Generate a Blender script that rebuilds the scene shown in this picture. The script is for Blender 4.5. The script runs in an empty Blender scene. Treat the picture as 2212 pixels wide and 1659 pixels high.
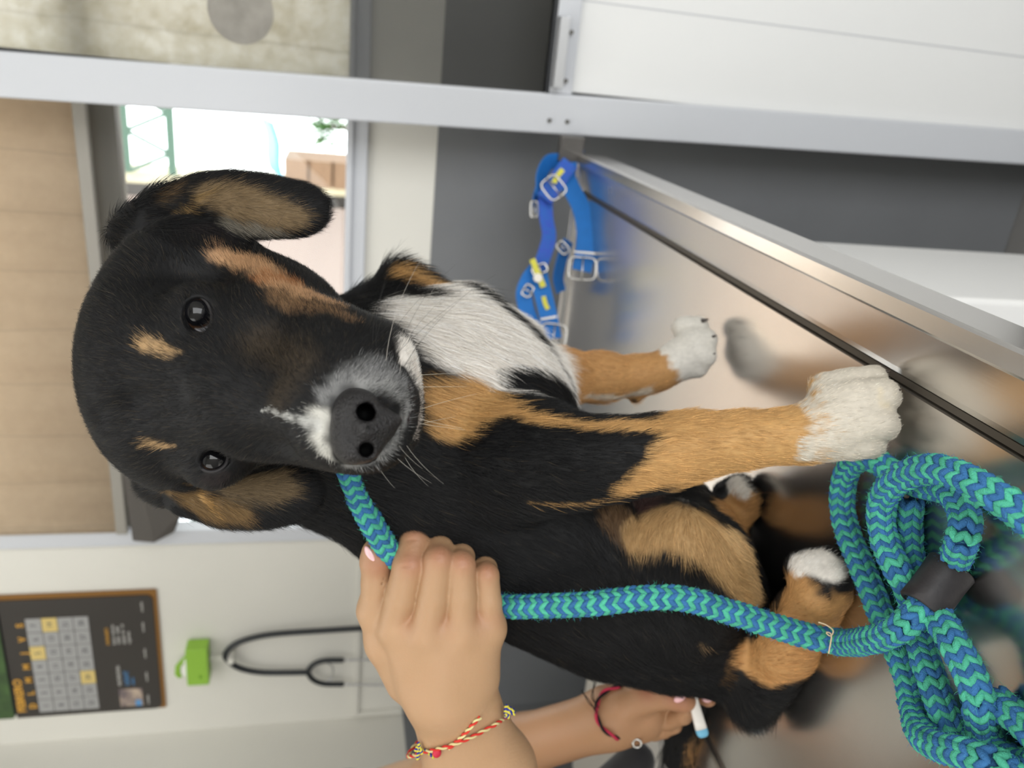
import bpy, bmesh, math, random
import numpy as np
from mathutils import Vector, Matrix, noise
from mathutils.bvhtree import BVHTree
from mathutils.geometry import tessellate_polygon

random.seed(7); rng = np.random.default_rng(7)
PI = math.pi
scene = bpy.context.scene
C = bpy.data.collections.new('scene_things'); scene.collection.children.link(C)

# ------------------------------------------------------------------ camera
F = 1700.0; PITCH = math.radians(12.8); ROLL = math.radians(0.86); YAW = math.radians(22.5)
ZT = 0.90                                   # table top height
CAM = np.array([0.0, 0.0, ZT + 0.34])
_fw = np.array([-math.sin(YAW)*math.cos(PITCH), math.cos(YAW)*math.cos(PITCH), -math.sin(PITCH)])
_rt = np.array([math.cos(YAW), math.sin(YAW), 0.0]); _dn = np.cross(_fw, _rt)
RT = math.cos(ROLL)*_rt - math.sin(ROLL)*_dn
DN = math.sin(ROLL)*_rt + math.cos(ROLL)*_dn
FW = _fw
cd = bpy.data.cameras.new('camera'); cam = bpy.data.objects.new('camera', cd); C.objects.link(cam)
# the phone was held sideways: the frame's right is the world's down
cam.matrix_world = Matrix(((DN[0], RT[0], -FW[0], CAM[0]), (DN[1], RT[1], -FW[1], CAM[1]), (DN[2], RT[2], -FW[2], CAM[2]), (0, 0, 0, 1)))
cd.sensor_width = 36; cd.sensor_fit = 'HORIZONTAL'; cd.lens = F/2212*36
cd.clip_start = 0.02
cd.dof.use_dof = True; cd.dof.focus_distance = 0.42; cd.dof.aperture_fstop = 7.5
scene.camera = cam

# ------------------------------------------------------------------ light
scene.view_settings.view_transform = 'Standard'; scene.view_settings.look = 'None'
scene.view_settings.gamma = 1; scene.view_settings.use_curve_mapping = False
scene.view_settings.exposure = 0.0
w = bpy.data.worlds.new('sky'); scene.world = w; w.use_nodes = True
bgn = w.node_tree.nodes['Background']; bgn.inputs[0].default_value = (0.93, 0.97, 1.0, 1); bgn.inputs[1].default_value = 5.5
def area(name, loc, rot, sx, sy, power, col=(1, 1, 1)):
    l = bpy.data.lights.new(name, 'AREA'); l.shape = 'RECTANGLE'; l.size = sx; l.size_y = sy; l.energy = power; l.color = col
    o = bpy.data.objects.new(name, l); C.objects.link(o); o.location = loc; o.rotation_euler = rot
    return o
area('ceiling_panel_light', (0.25, -0.35, 2.44), (0, 0, 0), 1.2, 0.6, 8, (1, .99, .97))
area('ceiling_panel_light', (-0.75, 0.25, 2.44), (0, 0, 0), 0.9, 0.9, 5, (1, .99, .97))
area('side_fill_light', (1.15, -1.2, .92), (PI/2, 0, PI/4), 1.5, 1.75, 46, (.97, .985, 1))  # added fill from the right, behind the camera; no doorway is built
area('hand_fill_light', (-.75, -1.52, 1.75), (PI/2-.15, 0, -.1), .9, 1.1, 9, (1, .99, .97))  # weaker added fill from the left, for the hand

# ------------------------------------------------------------------ pixel helpers (2212 x 1659 frame)
def ray(ix, iy): return (829.5-iy)/F*RT + (ix-1106)/F*DN + FW
def P(ix, iy, t): return CAM + ray(ix, iy)*t
def G(ix, iy, h=0.0):
    d = ray(ix, iy); return CAM + d*((ZT+h-CAM[2])/d[2])
def onY(ix, iy, y): d = ray(ix, iy); return CAM + d*(y/d[1])
def tdep(p): return float((np.asarray(p)-CAM) @ FW)

# ------------------------------------------------------------------ materials
def s2l(c):
    c = c/255.0; return c/12.92 if c <= .04045 else ((c+.055)/1.055)**2.4
def rgb(r, g, b): return (s2l(r), s2l(g), s2l(b), 1)
class NT:
    def __init__(s, m): s.t = m.node_tree; s.n = s.t.nodes; s.l = s.t.links
    def add(s, typ, **kw):
        n = s.n.new(typ)
        for k, v in kw.items():
            if k.startswith('_'): setattr(n, k[1:], v)
            else:
                n.inputs[int(k[1:]) if k[0] == 'i' and k[1:].isdigit() else k].default_value = v
        return n
    def link(s, a, b): s.l.new(a, b)
def mat(name, col, rough=.5, metal=0, var=0.0, vscale=8, bump=0.0, bscale=60, spec=.5, trans=0, coat=0, sss=0, stretch=(1, 1, 1), sheen=0, varcol=None, distort=0):
    m = bpy.data.materials.new(name); m.use_nodes = True; t = NT(m); b = t.n['Principled BSDF']
    b.inputs['Base Color'].default_value = col; b.inputs['Roughness'].default_value = rough; b.inputs['Metallic'].default_value = metal
    b.inputs['Specular IOR Level'].default_value = spec; b.inputs['Transmission Weight'].default_value = trans
    b.inputs['Coat Weight'].default_value = coat; b.inputs['Subsurface Weight'].default_value = sss
    if sss: b.inputs['Subsurface Radius'].default_value = (1, .35, .2); b.inputs['Subsurface Scale'].default_value = .006
    if sheen: b.inputs['Sheen Weight'].default_value = sheen
    tc = t.add('ShaderNodeTexCoord'); mp = t.add('ShaderNodeMapping'); mp.inputs['Scale'].default_value = stretch
    t.link(tc.outputs['Object'], mp.inputs[0])
    if var or varcol:
        nz = t.add('ShaderNodeTexNoise', Scale=vscale, Detail=5, Roughness=.6); t.link(mp.outputs[0], nz.inputs['Vector'])
        rp = t.add('ShaderNodeMapRange'); rp.inputs[1].default_value = .3; rp.inputs[2].default_value = .7; t.link(nz.outputs[0], rp.inputs[0])
        mx = t.add('ShaderNodeMix', _data_type='RGBA'); t.link(rp.outputs[0], mx.inputs[0])
        v = varcol or tuple(c*(1-var) for c in col[:3])+(1,)
        mx.inputs[6].default_value = col; mx.inputs[7].default_value = v; t.link(mx.outputs[2], b.inputs['Base Color'])
    if bump:
        nb = t.add('ShaderNodeTexNoise', Scale=bscale, Detail=4); t.link(mp.outputs[0], nb.inputs['Vector'])
        bp = t.add('ShaderNodeBump', Strength=bump, Distance=.002); t.link(nb.outputs[0], bp.inputs['Height']); t.link(bp.outputs[0], b.inputs['Normal'])
    return m
def attrmat(name, rough=.5, spec=.4, sss=0, coat=0, metal=0, bump=0, bscale=300):
    m = mat(name, (1, 1, 1, 1), rough, metal, spec=spec, sss=sss, coat=coat, bump=bump, bscale=bscale); t = NT(m)
    a = t.add('ShaderNodeAttribute', _attribute_name='Col'); t.link(a.outputs['Color'], t.n['Principled BSDF'].inputs['Base Color'])
    return m

# ------------------------------------------------------------------ object helpers
def link(name, data, parent=None):
    o = bpy.data.objects.new(name, data); C.objects.link(o)
    if parent is not None:
        o.parent = parent; o.matrix_parent_inverse = Matrix.Translation(-Vector(parent.location)) @ Matrix.Identity(4) if False else parent.matrix_basis.inverted()
    return o
def tag(o, label=None, cat=None, group=None, kind=None):
    if label: o['label'] = label
    if cat: o['category'] = cat
    if group: o['group'] = group
    if kind: o['kind'] = kind
    return o
def thing(name, label, cat, loc=(0, 0, 0), group=None):
    o = bpy.data.objects.new(name, None); o.empty_display_size = .02; C.objects.link(o); o.location = loc
    return tag(o, label, cat, group)
def npmesh(name, V, Fc, m=None, parent=None, smooth=True, cols=None, mats=None, midx=None):
    me = bpy.data.meshes.new(name); me.from_pydata([tuple(map(float, v)) for v in V] if len(V) < 5000 else np.asarray(V, float).tolist(), [], Fc if isinstance(Fc, list) else np.asarray(Fc).tolist())
    me.validate(); me.update()
    if smooth: me.shade_smooth()
    if cols is not None:
        a = me.color_attributes.new('Col', 'FLOAT_COLOR', 'POINT')
        cc = np.ones((len(me.vertices), 4), np.float32); cc[:, :3] = cols; a.data.foreach_set('color', cc.ravel())
    for mm in (mats or ([m] if m else [])): me.materials.append(mm)
    if midx is not None: me.polygons.foreach_set('material_index', np.asarray(midx, np.int32))
    return link(name, me, parent)
class MB:
    def __init__(s): s.v = []; s.f = []
    def add(s, V, Fc):
        o = len(s.v); s.v += [tuple(map(float, p)) for p in V]; s.f += [tuple(i+o for i in q) for q in Fc]; return s
    def box(s, a, b):
        x0, y0, z0 = a; x1, y1, z1 = b
        return s.add([(x0, y0, z0), (x1, y0, z0), (x1, y1, z0), (x0, y1, z0), (x0, y0, z1), (x1, y0, z1), (x1, y1, z1), (x0, y1, z1)],
                     [(0, 3, 2, 1), (4, 5, 6, 7), (0, 1, 5, 4), (1, 2, 6, 5), (2, 3, 7, 6), (3, 0, 4, 7)])
    def tube(s, pts, r, n=12, closed=False, caps=True):
        pts = [np.asarray(p, float) for p in pts]; N = len(pts)
        rr = r if hasattr(r, '__len__') else [r]*N
        T = []
        for i in range(N):
            a = pts[(i-1) % N] if (closed or i > 0) else pts[i]; b = pts[(i+1) % N] if (closed or i < N-1) else pts[i]
            d = b-a; T.append(d/(np.linalg.norm(d)+1e-12))
        ref = np.array([0, 0, 1.]) if abs(T[0][2]) < .9 else np.array([1., 0, 0])
        nrm = np.cross(T[0], ref); nrm /= np.linalg.norm(nrm); V = []
        for i in range(N):
            nrm = nrm - T[i]*(nrm@T[i]); nrm /= np.linalg.norm(nrm); bn = np.cross(T[i], nrm)
            for k in range(n):
                an = 2*PI*k/n; V.append(pts[i]+rr[i]*(math.cos(an)*nrm+math.sin(an)*bn))
        Fc = []
        for i in range(N if closed else N-1):
            j = (i+1) % N
            for k in range(n): Fc.append((i*n+k, i*n+(k+1) % n, j*n+(k+1) % n, j*n+k))
        if caps and not closed: Fc += [tuple(range(n))[::-1], tuple(range((N-1)*n, N*n))]
        return s.add(V, Fc)
    def ribbon(s, pts, wdir, w, th=.0015):
        # strap of rectangular section: pts centreline, wdir width directions
        pts = [np.asarray(p, float) for p in pts]; N = len(pts); V = []
        for i in range(N):
            d = pts[min(i+1, N-1)]-pts[max(i-1, 0)]; d = d/np.linalg.norm(d)
            wd = np.asarray(wdir[i] if np.ndim(wdir) == 2 else wdir, float); wd = wd-d*(wd@d); wd /= np.linalg.norm(wd)
            nn = np.cross(d, wd)
            for a, b in ((-1, -1), (1, -1), (1, 1), (-1, 1)): V.append(pts[i]+wd*a*w/2+nn*b*th/2)
        Fc = [(i*4+k, i*4+(k+1) % 4, i*4+4+(k+1) % 4, i*4+4+k) for i in range(N-1) for k in range(4)]
        Fc += [(3, 2, 1, 0), (N*4-4, N*4-3, N*4-2, N*4-1)]
        return s.add(V, Fc)
    def ball(s, c, r, n=12, m=8, R=None):
        r = np.ones(3)*r; V = []; c = np.asarray(c, float)
        for j in range(m+1):
            th = PI*j/m
            for k in range(n):
                p = np.array([math.sin(th)*math.cos(2*PI*k/n), math.sin(th)*math.sin(2*PI*k/n), math.cos(th)])*r
                V.append(c+(R@p if R is not None else p))
        return s.add(V, [(j*n+k, j*n+n+k, j*n+n+(k+1) % n, j*n+(k+1) % n) for j in range(m) for k in range(n)])
    def build(s, name, m, parent=None, smooth=False, bevel=0, label=None):
        o = npmesh(name, s.v, s.f, m, parent, smooth)
        bm = bmesh.new(); bm.from_mesh(o.data); bmesh.ops.remove_doubles(bm, verts=bm.verts, dist=1e-6); bmesh.ops.recalc_face_normals(bm, faces=bm.faces); bm.to_mesh(o.data); bm.free()
        if smooth: o.data.shade_smooth()
        if bevel:
            md = o.modifiers.new('bevel', 'BEVEL'); md.width = bevel; md.segments = 3; md.limit_method = 'ANGLE'
        if label: o['label'] = label
        return o
def spline(pts, n):
    """Catmull-Rom through pts (arrays of any width), about n samples, even by arc length."""
    p = np.asarray(pts, float); q = np.vstack([2*p[0]-p[1], p, 2*p[-1]-p[-2]]); out = []
    for i in range(1, len(q)-2):
        for u in np.linspace(0, 1, 24, endpoint=False):
            a, b, c, d = q[i-1:i+3]
            out.append(.5*((2*b)+(c-a)*u+(2*a-5*b+4*c-d)*u*u+(3*b-a-3*c+d)*u**3))
    out.append(p[-1]); out = np.array(out)
    L = np.r_[0, np.cumsum(np.linalg.norm(np.diff(out[:, :3], axis=0), axis=1))]
    t = np.linspace(0, L[-1], n)
    return np.stack([np.interp(t, L, out[:, k]) for k in range(out.shape[1])], 1)

# ------------------------------------------------------------------ sculpting engine: blended solids on a grid, then surface nets
class Sculpt:
    def __init__(s, xs, ys, zs):
        s.a = [np.asarray(v, np.float32) for v in (xs, ys, zs)]; s.f = np.full([len(v) for v in s.a], 1.0, np.float32)
    def _box(s, lo, hi):
        sl = tuple(slice(max(0, int(np.searchsorted(a, l))-1), min(len(a), int(np.searchsorted(a, h))+1)) for a, l, h in zip(s.a, lo, hi))
        if any(q.stop-q.start < 2 for q in sl): return None, None
        g = np.meshgrid(*[a[q] for a, q in zip(s.a, sl)], indexing='ij'); return sl, g
    def _mix(s, sl, d, k, op):
        o = s.f[sl]
        if op == 'sub': d = -d
        if op == 'add':
            h = np.maximum(k-np.abs(o-d), 0)/k; s.f[sl] = np.minimum(o, d)-h*h*k*.25
        else:
            h = np.maximum(k-np.abs(o-d), 0)/k; s.f[sl] = np.maximum(o, d)+h*h*k*.25
    def ell(s, c, r, R=None, k=.01, op='add'):
        c = np.asarray(c, float); r = np.ones(3)*r; m = r.max()+k+.006
        sl, g = s._box(c-m, c+m)
        if sl is None: return
        q = [g[i]-np.float32(c[i]) for i in range(3)]
        if R is not None: q = [sum(np.float32(R[i, j])*q[i] for i in range(3)) for j in range(3)]   # columns of R are the axes
        k0 = np.sqrt(sum((q[i]/np.float32(r[i]))**2 for i in range(3))); k1 = np.sqrt(sum((q[i]/np.float32(r[i]**2))**2 for i in range(3)))
        s._mix(sl, k0*(k0-1)/np.maximum(k1, 1e-9), k, op)
    def cap(s, a, b, ra, rb, k=.01, op='add'):
        a = np.asarray(a, float); b = np.asarray(b, float); m = max(ra, rb)+k+.006
        sl, g = s._box(np.minimum(a, b)-m, np.maximum(a, b)+m)
        if sl is None: return
        ba = b-a; t = sum((g[i]-np.float32(a[i]))*np.float32(ba[i]) for i in range(3))/np.float32(ba@ba); t = np.clip(t, 0, 1)
        d = np.sqrt(sum((g[i]-np.float32(a[i])-t*np.float32(ba[i]))**2 for i in range(3)))-(ra+(rb-ra)*t)
        s._mix(sl, d, k, op)
    def chain(s, pts, rad, k=.01, op='add'):
        for i in range(len(pts)-1): s.cap(pts[i], pts[i+1], rad[i], rad[i+1], k, op)
    def mesh(s):
        f = s.f; nx, ny, nz = f.shape; sg = f < 0
        cnt = np.zeros((nx-1, ny-1, nz-1), np.int8)
        for dx in (0, 1):
            for dy in (0, 1):
                for dz in (0, 1): cnt += sg[dx:nx-1+dx, dy:ny-1+dy, dz:nz-1+dz]
        act = np.argwhere((cnt > 0) & (cnt < 8)); idx = np.full(cnt.shape, -1, np.int32); idx[tuple(act.T)] = np.arange(len(act))
        acc = np.zeros((len(act), 3)); num = np.zeros(len(act))
        cr = [(dx, dy, dz) for dx in (0, 1) for dy in (0, 1) for dz in (0, 1)]
        for ax in range(3):
            for c0 in cr:
                if c0[ax]: continue
                c1 = list(c0); c1[ax] = 1; A = act+np.array(c0); B = act+np.array(c1)
                fa = f[tuple(A.T)]; fb = f[tuple(B.T)]; m = (fa < 0) != (fb < 0); t = np.where(m, fa/np.where(m, fa-fb, 1), 0)
                pa = np.stack([s.a[i][A[:, i]] for i in range(3)], 1); pb = np.stack([s.a[i][B[:, i]] for i in range(3)], 1)
                acc[m] += (pa+(pb-pa)*t[:, None])[m]; num[m] += 1
        V = acc/num[:, None]; Q = []
        for ax in range(3):
            u, v = [(1, 2), (2, 0), (0, 1)][ax]
            n = [nx, ny, nz]; sa = [slice(0, n[i]-1) if i == ax else slice(1, n[i]-1) for i in range(3)]
            sb = list(sa); sb[ax] = slice(1, n[ax])
            a = sg[tuple(sa)]; b = sg[tuple(sb)]; e = np.argwhere(a != b); e0 = e.copy()
            for i in range(3):
                if i != ax: e0[:, i] += 1
            flip = ~a[tuple(e.T)]
            def ci(du, dv):
                c = e0.copy(); c[:, u] -= du; c[:, v] -= dv; return idx[tuple(c.T)]
            q = np.stack([ci(1, 1), ci(0, 1), ci(0, 0), ci(1, 0)], 1); q[flip] = q[flip][:, ::-1]; Q.append(q)
        return V, np.vstack(Q)
def relax(V, Q, it=2, lam=.5):
    n = len(V); e = np.vstack([Q[:, [0, 1]], Q[:, [1, 2]], Q[:, [2, 3]], Q[:, [3, 0]]]); deg = np.bincount(e.ravel(), minlength=n)[:, None]
    for _ in range(it):
        for l in (lam, -lam*.9):
            S = np.stack([np.bincount(e[:, 0], V[e[:, 1], k], n)+np.bincount(e[:, 1], V[e[:, 0], k], n) for k in range(3)], 1)
            V = V+l*(S/np.maximum(deg, 1)-V)
    return V
def vnormals(V, Q):
    fn = np.cross(V[Q[:, 2]]-V[Q[:, 0]], V[Q[:, 3]]-V[Q[:, 1]]); N = np.zeros_like(V)
    for k in range(3):
        for j in range(4): N[:, k] += np.bincount(Q[:, j], fn[:, k], len(V))
    return N/np.maximum(np.linalg.norm(N, axis=1), 1e-12)[:, None]
def smoothstep(a, b, x):
    t = np.clip((x-a)/(b-a), 0, 1); return t*t*(3-2*t)
def vnoise(p, sc, seed=0):
    """cheap smooth value noise on arrays of points, range about -1..1"""
    q = p*sc+seed*17.3; i = np.floor(q).astype(np.int64); f = q-i; f = f*f*(3-2*f); out = 0
    for dx in (0, 1):
        for dy in (0, 1):
            for dz in (0, 1):
                h = (i[:, 0]+dx)*374761393+(i[:, 1]+dy)*668265263+(i[:, 2]+dz)*2147483647+seed*974634777
                h = (h ^ (h >> 13))*1274126177; h = (h ^ (h >> 16)) & 0xffff
                wgt = (f[:, 0] if dx else 1-f[:, 0])*(f[:, 1] if dy else 1-f[:, 1])*(f[:, 2] if dz else 1-f[:, 2]); out = out+wgt*(h/32767.5-1)
    return out
def seg_dist(p, pts):
    """distance of points p to a polyline, and the parameter 0..1 along it"""
    best = np.full(len(p), 1e9); par = np.zeros(len(p)); n = len(pts)
    if n == 1: return np.linalg.norm(p-pts[0], axis=1), par
    for i in range(n-1):
        a, b = np.asarray(pts[i]), np.asarray(pts[i+1]); ba = b-a; t = np.clip(((p-a)@ba)/(ba@ba+1e-12), 0, 1)
        d = np.linalg.norm(p-a-t[:, None]*ba, axis=1); m = d < best; best[m] = d[m]; par[m] = (i+t[m])/(n-1)
    return best, par
# ================================================================== THE ROOM
M_white = mat('white_wall_paint', rgb(226, 224, 216), .6, var=.05, vscale=3, bump=.15, bscale=90)
M_grey = mat('grey_dado_paint', rgb(122, 124, 127), .38, var=.08, vscale=5, bump=.1, bscale=60)
M_ceil = mat('ceiling_paint', rgb(232, 231, 226), .7)
M_floor = mat('floor_tile', rgb(150, 148, 146), .35, var=.12, vscale=6)
M_alu = mat('satin_aluminium', rgb(204, 207, 213), .34, metal=.0, var=.03, vscale=4)
M_panel = mat('white_laminate_panel', rgb(233, 234, 234), .18, var=.02, vscale=2)
M_darkbar = mat('dark_window_bar', rgb(92, 90, 84), .5, var=.1)
WX0, WX1, WY0, WY1, HC = -1.27, 1.55, -1.6, 1.26, 2.5
DAD = 1.089
def struct(o): o['kind'] = 'structure'; return o
struct(MB().box((WX0-.1, WY0-.1, -.06), (WX1+.1, WY1+.14, 0)).build('floor', M_floor))
struct(MB().box((WX0-.1, WY0-.1, HC), (WX1+.1, WY1+.14, HC+.06)).build('ceiling', M_ceil))
# back wall with the window opening x -.803..1.35, z 1.222..2.15
wb = MB(); WL, WR, WB, WT = -.803, 1.35, 1.222, 2.15
wb.box((WX0-.1, WY1, 0), (WX1+.1, WY1+.12, WB-.028)).box((WX0-.1, WY1, WT), (WX1+.1, WY1+.12, HC)).box((WX0-.1, WY1, WB-.028), (WL-.028, WY1+.12, WT)).box((WR, WY1, WB-.028), (WX1+.1, WY1+.12, WT))
struct(wb.build('wall_back', M_white))
struct(MB().box((WX0+.001, WY1-.004, .002), (WX1-.001, WY1-.0005, DAD)).build('trim_1', M_grey, label='dark grey painted lower band of the back wall'))
struct(MB().box((WX0-.1, WY0, 0), (WX0, WY1, HC)).build('wall_left', M_white))
struct(MB().box((WX0+.0005, WY0+.001, .002), (WX0+.004, WY1-.005, DAD)).build('trim_2', M_grey, label='dark grey painted lower band of the left wall'))
struct(MB().box((WX1, WY0, 0), (WX1+.1, WY1, HC)).build('wall_right', M_white))
struct(MB().box((WX0-.1, WY0-.1, 0), (WX1+.1, WY0, HC)).build('wall_front', M_white))
# window: frame, transom, shades, panes
win = bpy.data.objects.new('window_1', None); C.objects.link(win); win.location = ((WL+WR)/2, WY1, WB); struct(win)
fr = MB()
fr.box((WL-.028, WY1-.012, WB-.028), (WR, WY1+.05, WB)).box((WL-.028, WY1-.012, WB), (WL, WY1+.05, WT)).box((WL, WY1-.012, WT-.03), (WR, WY1+.05, WT)).box((WR-.03, WY1-.012, WB), (WR, WY1+.05, WT-.03))
fr.box((WL-.02, WY1-.02, WB-.006), (WR-.02, WY1-.012, WB+.004))
fr.box((-.073, WY1+.005, WB), (-.045, WY1+.045, WT-.03))
fr.build('window_frame', M_alu, win, bevel=.002)
tr = MB().box((WL+.001, WY1+.008, 1.548), (-.074, WY1+.04, 1.588)).box((-.044, WY1+.008, 1.56), (WR-.03, WY1+.04, 1.60))
tr.build('transom', M_darkbar, win)
M_glass = bpy.data.materials.new('clear_glass'); M_glass.use_nodes = True; t = NT(M_glass); t.n.remove(t.n['Principled BSDF'])
gt = t.add('ShaderNodeBsdfTransparent'); gt.inputs[0].default_value = (.97, .98, .97, 1); gg = t.add('ShaderNodeBsdfGlossy', Roughness=.01); gm = t.add('ShaderNodeMixShader'); gf = t.add('ShaderNodeFresnel', IOR=1.4)
t.link(gf.outputs[0], gm.inputs[0]); t.link(gt.outputs[0], gm.inputs[1]); t.link(gg.outputs[0], gm.inputs[2]); t.link(gm.outputs[0], t.n['Material Output'].inputs[0])
MB().box((WL, WY1+.02, WB), (-.074, WY1+.024, 1.548)).build('pane', M_glass, win)
# woven roller shade fabric: daylight glows through
def shade_mat(name, c1, c2, tr_, warp):
    m = bpy.data.materials.new(name); m.use_nodes = True; t = NT(m); t.n.remove(t.n['Principled BSDF'])
    tc = t.add('ShaderNodeTexCoord')
    mp = t.add('ShaderNodeMapping'); mp.inputs['Scale'].default_value = (9, 1, .8); t.link(tc.outputs['Object'], mp.inputs[0])
    n1 = t.add('ShaderNodeTexNoise', Scale=3.2, Detail=3); t.link(mp.outputs[0], n1.inputs[0])
    mp2 = t.add('ShaderNodeMapping'); mp2.inputs['Scale'].default_value = (1, 1, 1); t.link(tc.outputs['Object'], mp2.inputs[0])
    n2 = t.add('ShaderNodeTexNoise', Scale=60, Detail=6, Roughness=.7); t.link(mp2.outputs[0], n2.inputs[0])
    wv = t.add('ShaderNodeTexWave', Scale=3.6, Distortion=1.2, Detail=2); wv.wave_profile = 'SAW'; wv.bands_direction = 'X'; t.link(mp2.outputs[0], wv.inputs[0])
    cr = t.add('ShaderNodeValToRGB'); cr.color_ramp.elements[0].color = (.55, .55, .55, 1); cr.color_ramp.elements[1].position = .05; t.link(wv.outputs[0], cr.inputs[0])
    a = t.add('ShaderNodeMath', _operation='MULTIPLY_ADD'); a.inputs[1].default_value = .5; t.link(n1.outputs[0], a.inputs[0]); 
    b = t.add('ShaderNodeMath', _operation='MULTIPLY'); b.inputs[1].default_value = warp; t.link(n2.outputs[0], b.inputs[0]); t.link(b.outputs[0], a.inputs[2])
    mx = t.add('ShaderNodeMix', _data_type='RGBA'); t.link(a.outputs[0], mx.inputs[0]); mx.inputs[6].default_value = c1; mx.inputs[7].default_value = c2
    mu = t.add('ShaderNodeMix', _data_type='RGBA', _blend_type='MULTIPLY'); mu.inputs[0].default_value = .35; t.link(mx.outputs[2], mu.inputs[6]); t.link(cr.outputs[0], mu.inputs[7])
    df = t.add('ShaderNodeBsdfDiffuse'); tl = t.add('ShaderNodeBsdfTranslucent'); ms = t.add('ShaderNodeMixShader'); ms.inputs[0].default_value = tr_
    for n in (df, tl): t.link(mu.outputs[2], n.inputs[0])
    t.link(df.outputs[0], ms.inputs[1]); t.link(tl.outputs[0], ms.inputs[2]); t.link(ms.outputs[0], t.n['Material Output'].inputs[0])
    return m
M_shade = shade_mat('beige_woven_shade', rgb(186, 166, 142), rgb(228, 212, 188), .35, .5)
M_shade2 = shade_mat('pale_woven_shade', rgb(176, 164, 124), rgb(255, 253, 246), .88, .95)
def wavy_sheet(x0, x1, z0, z1, y, amp, nx=60, th=.002, lean=0):
    m = MB(); V = []
    for s in (0, 1):
        for i in range(nx+1):
            u = i/nx; x = x0+(x1-x0)*u; yy = y+amp*math.sin(u*23)*.5+amp*.5*math.sin(u*51+1)+s*th
            V += [(x, yy, z0+lean*(1-u)), (x, yy, z1)]
    n = (nx+1)*2; Fc = []
    for i in range(nx):
        a = 2*i; Fc += [(a, a+2, a+3, a+1), (n+a, n+a+1, n+a+3, n+a+2), (a, n+a, n+a+2, a+2), (a+1, a+3, n+a+3, n+a+1)]
    Fc += [(0, 1, n+1, n), (2*nx, n+2*nx, n+2*nx+1, 2*nx+1)]
    return m.add(V, Fc)
sh = thing('roller_shade', 'beige woven roller shade half lowered over the left window', 'window shade', (-.44, WY1-.02, WT-.05))
wavy_sheet(WL+.006, -.078, 1.592, WT-.08, WY1-.022, .003).build('fabric', M_shade, sh, smooth=True)
MB().box((WL+.006, WY1-.028, 1.576), (-.078, WY1-.014, 1.594)).build('bottom_rail', mat('shade_rail', rgb(150, 146, 138), .5), sh, bevel=.002)
MB().tube([(WL+.006, WY1-.03, WT-.06), (-.078, WY1-.03, WT-.06)], .022, 20).build('roller', M_alu, sh, smooth=True)
s2 = thing('roller_shade', 'pale sunlit woven shade lowered behind the glass partition', 'window shade', (.5, WY1-.02, WT-.05))
wavy_sheet(-.066, WR-.035, 1.224, WT-.08, WY1-.022, .002).build('fabric', M_shade2, s2, smooth=True)
MB().tube([(-.066, WY1-.03, WT-.06), (WR-.035, WY1-.03, WT-.06)], .022, 20).build('roller', M_alu, s2, smooth=True)
# dark fold of fabric hanging under the shade's left end
mf = MB(); pts = [(-.80, 1.565), (-.62, 1.575), (-.66, 1.545), (-.715, 1.50), (-.755, 1.487), (-.79, 1.50), (-.80, 1.53)]
n = len(pts); V = [(x, WY1-.045+.01*math.sin(i*1.7), z) for i, (x, z) in enumerate(pts)]+[(x, WY1-.035+.01*math.sin(i*1.7), z) for i, (x, z) in enumerate(pts)]
mf.add(V, [tuple(range(n)), tuple(range(2*n-1, n-1, -1))]+[(i, n+i, n+(i+1) % n, (i+1) % n) for i in range(n)])
o = mf.build('cloth_scrap', mat('dark_grey_cloth', rgb(84, 80, 76), .8), bevel=.003); tag(o, 'dark grey cloth end hanging below the roller shade by the window corner', 'cloth')

# ------------------------------------------------------------------ outside
M_pink = mat('outside_pink_render', rgb(146, 132, 126), .8, var=.06, vscale=6)
M_ivory = mat('outside_ivory_trim', rgb(196, 188, 160), .7)
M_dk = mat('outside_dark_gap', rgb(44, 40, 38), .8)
bw = bpy.data.objects.new('boundary_wall', None); C.objects.link(bw); bw.location = (-1.2, 3.52, -.4); tag(bw, 'pinkish rendered wall across the yard outside the window', 'wall')
BXa, BXb, BXc, BXd = [float(onY(500, y_, 3.5)[0]) for y_ in (383, 408, 440, 1040)]
MB().box((BXd, 3.54, -.399), (BXc, 3.7, 3.4)).build('wall_face', M_pink, bw)
MB().box((BXc, 3.55, -.399), (BXb, 3.68, 3.4)).build('recess', M_dk, bw)
MB().box((BXb, 3.50, -.399), (BXa, 3.7, 3.4)).build('corner_trim', M_ivory, bw)
yg = MB().box((-6, 1.5, -.5), (5, 12, -.4)).build('yard_ground', mat('outside_concrete', rgb(210, 205, 198), .8, var=.1)); struct(yg); tag(yg, 'pale concrete ground of the yard outside')
M_grn = mat('dark_green_steel', rgb(40, 84, 66), .5)
lat = thing('awning_truss', 'dark green steel lattice truss outside behind the window top', 'truss', (-.7, 3.5, 1.88))
for z in (1.885, 2.055): MB().box((-.545, 3.46, z-.016), (1.4, 3.48, z+.016)).build('chord', M_grn, lat)
for i in range(24):
    x = -.54+i*.078; z0, z1 = (1.89, 2.05) if i % 2 else (2.05, 1.89)
    if i < 24: MB().tube([(x, 3.47, z0), (x+.078, 3.47, z1)], .010, 6).build('web_bar', M_grn, lat)
aw = thing('sky_blocking_awning', 'peach coloured awning sheet added over the yard to block and warm the sky', 'awning', (-.5, 2.6, 2.6))  # unseen awning added to block the sky and warm the steel's reflections
M_aw = bpy.data.materials.new('sky_blocker_peach'); M_aw.use_nodes = True; t = NT(M_aw); t.n.remove(t.n['Principled BSDF'])
df = t.add('ShaderNodeBsdfDiffuse'); tl = t.add('ShaderNodeBsdfTranslucent'); ms = t.add('ShaderNodeMixShader'); ms.inputs[0].default_value = .6
for n in (df, tl): n.inputs[0].default_value = (.82, .72, .63, 1)
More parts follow.
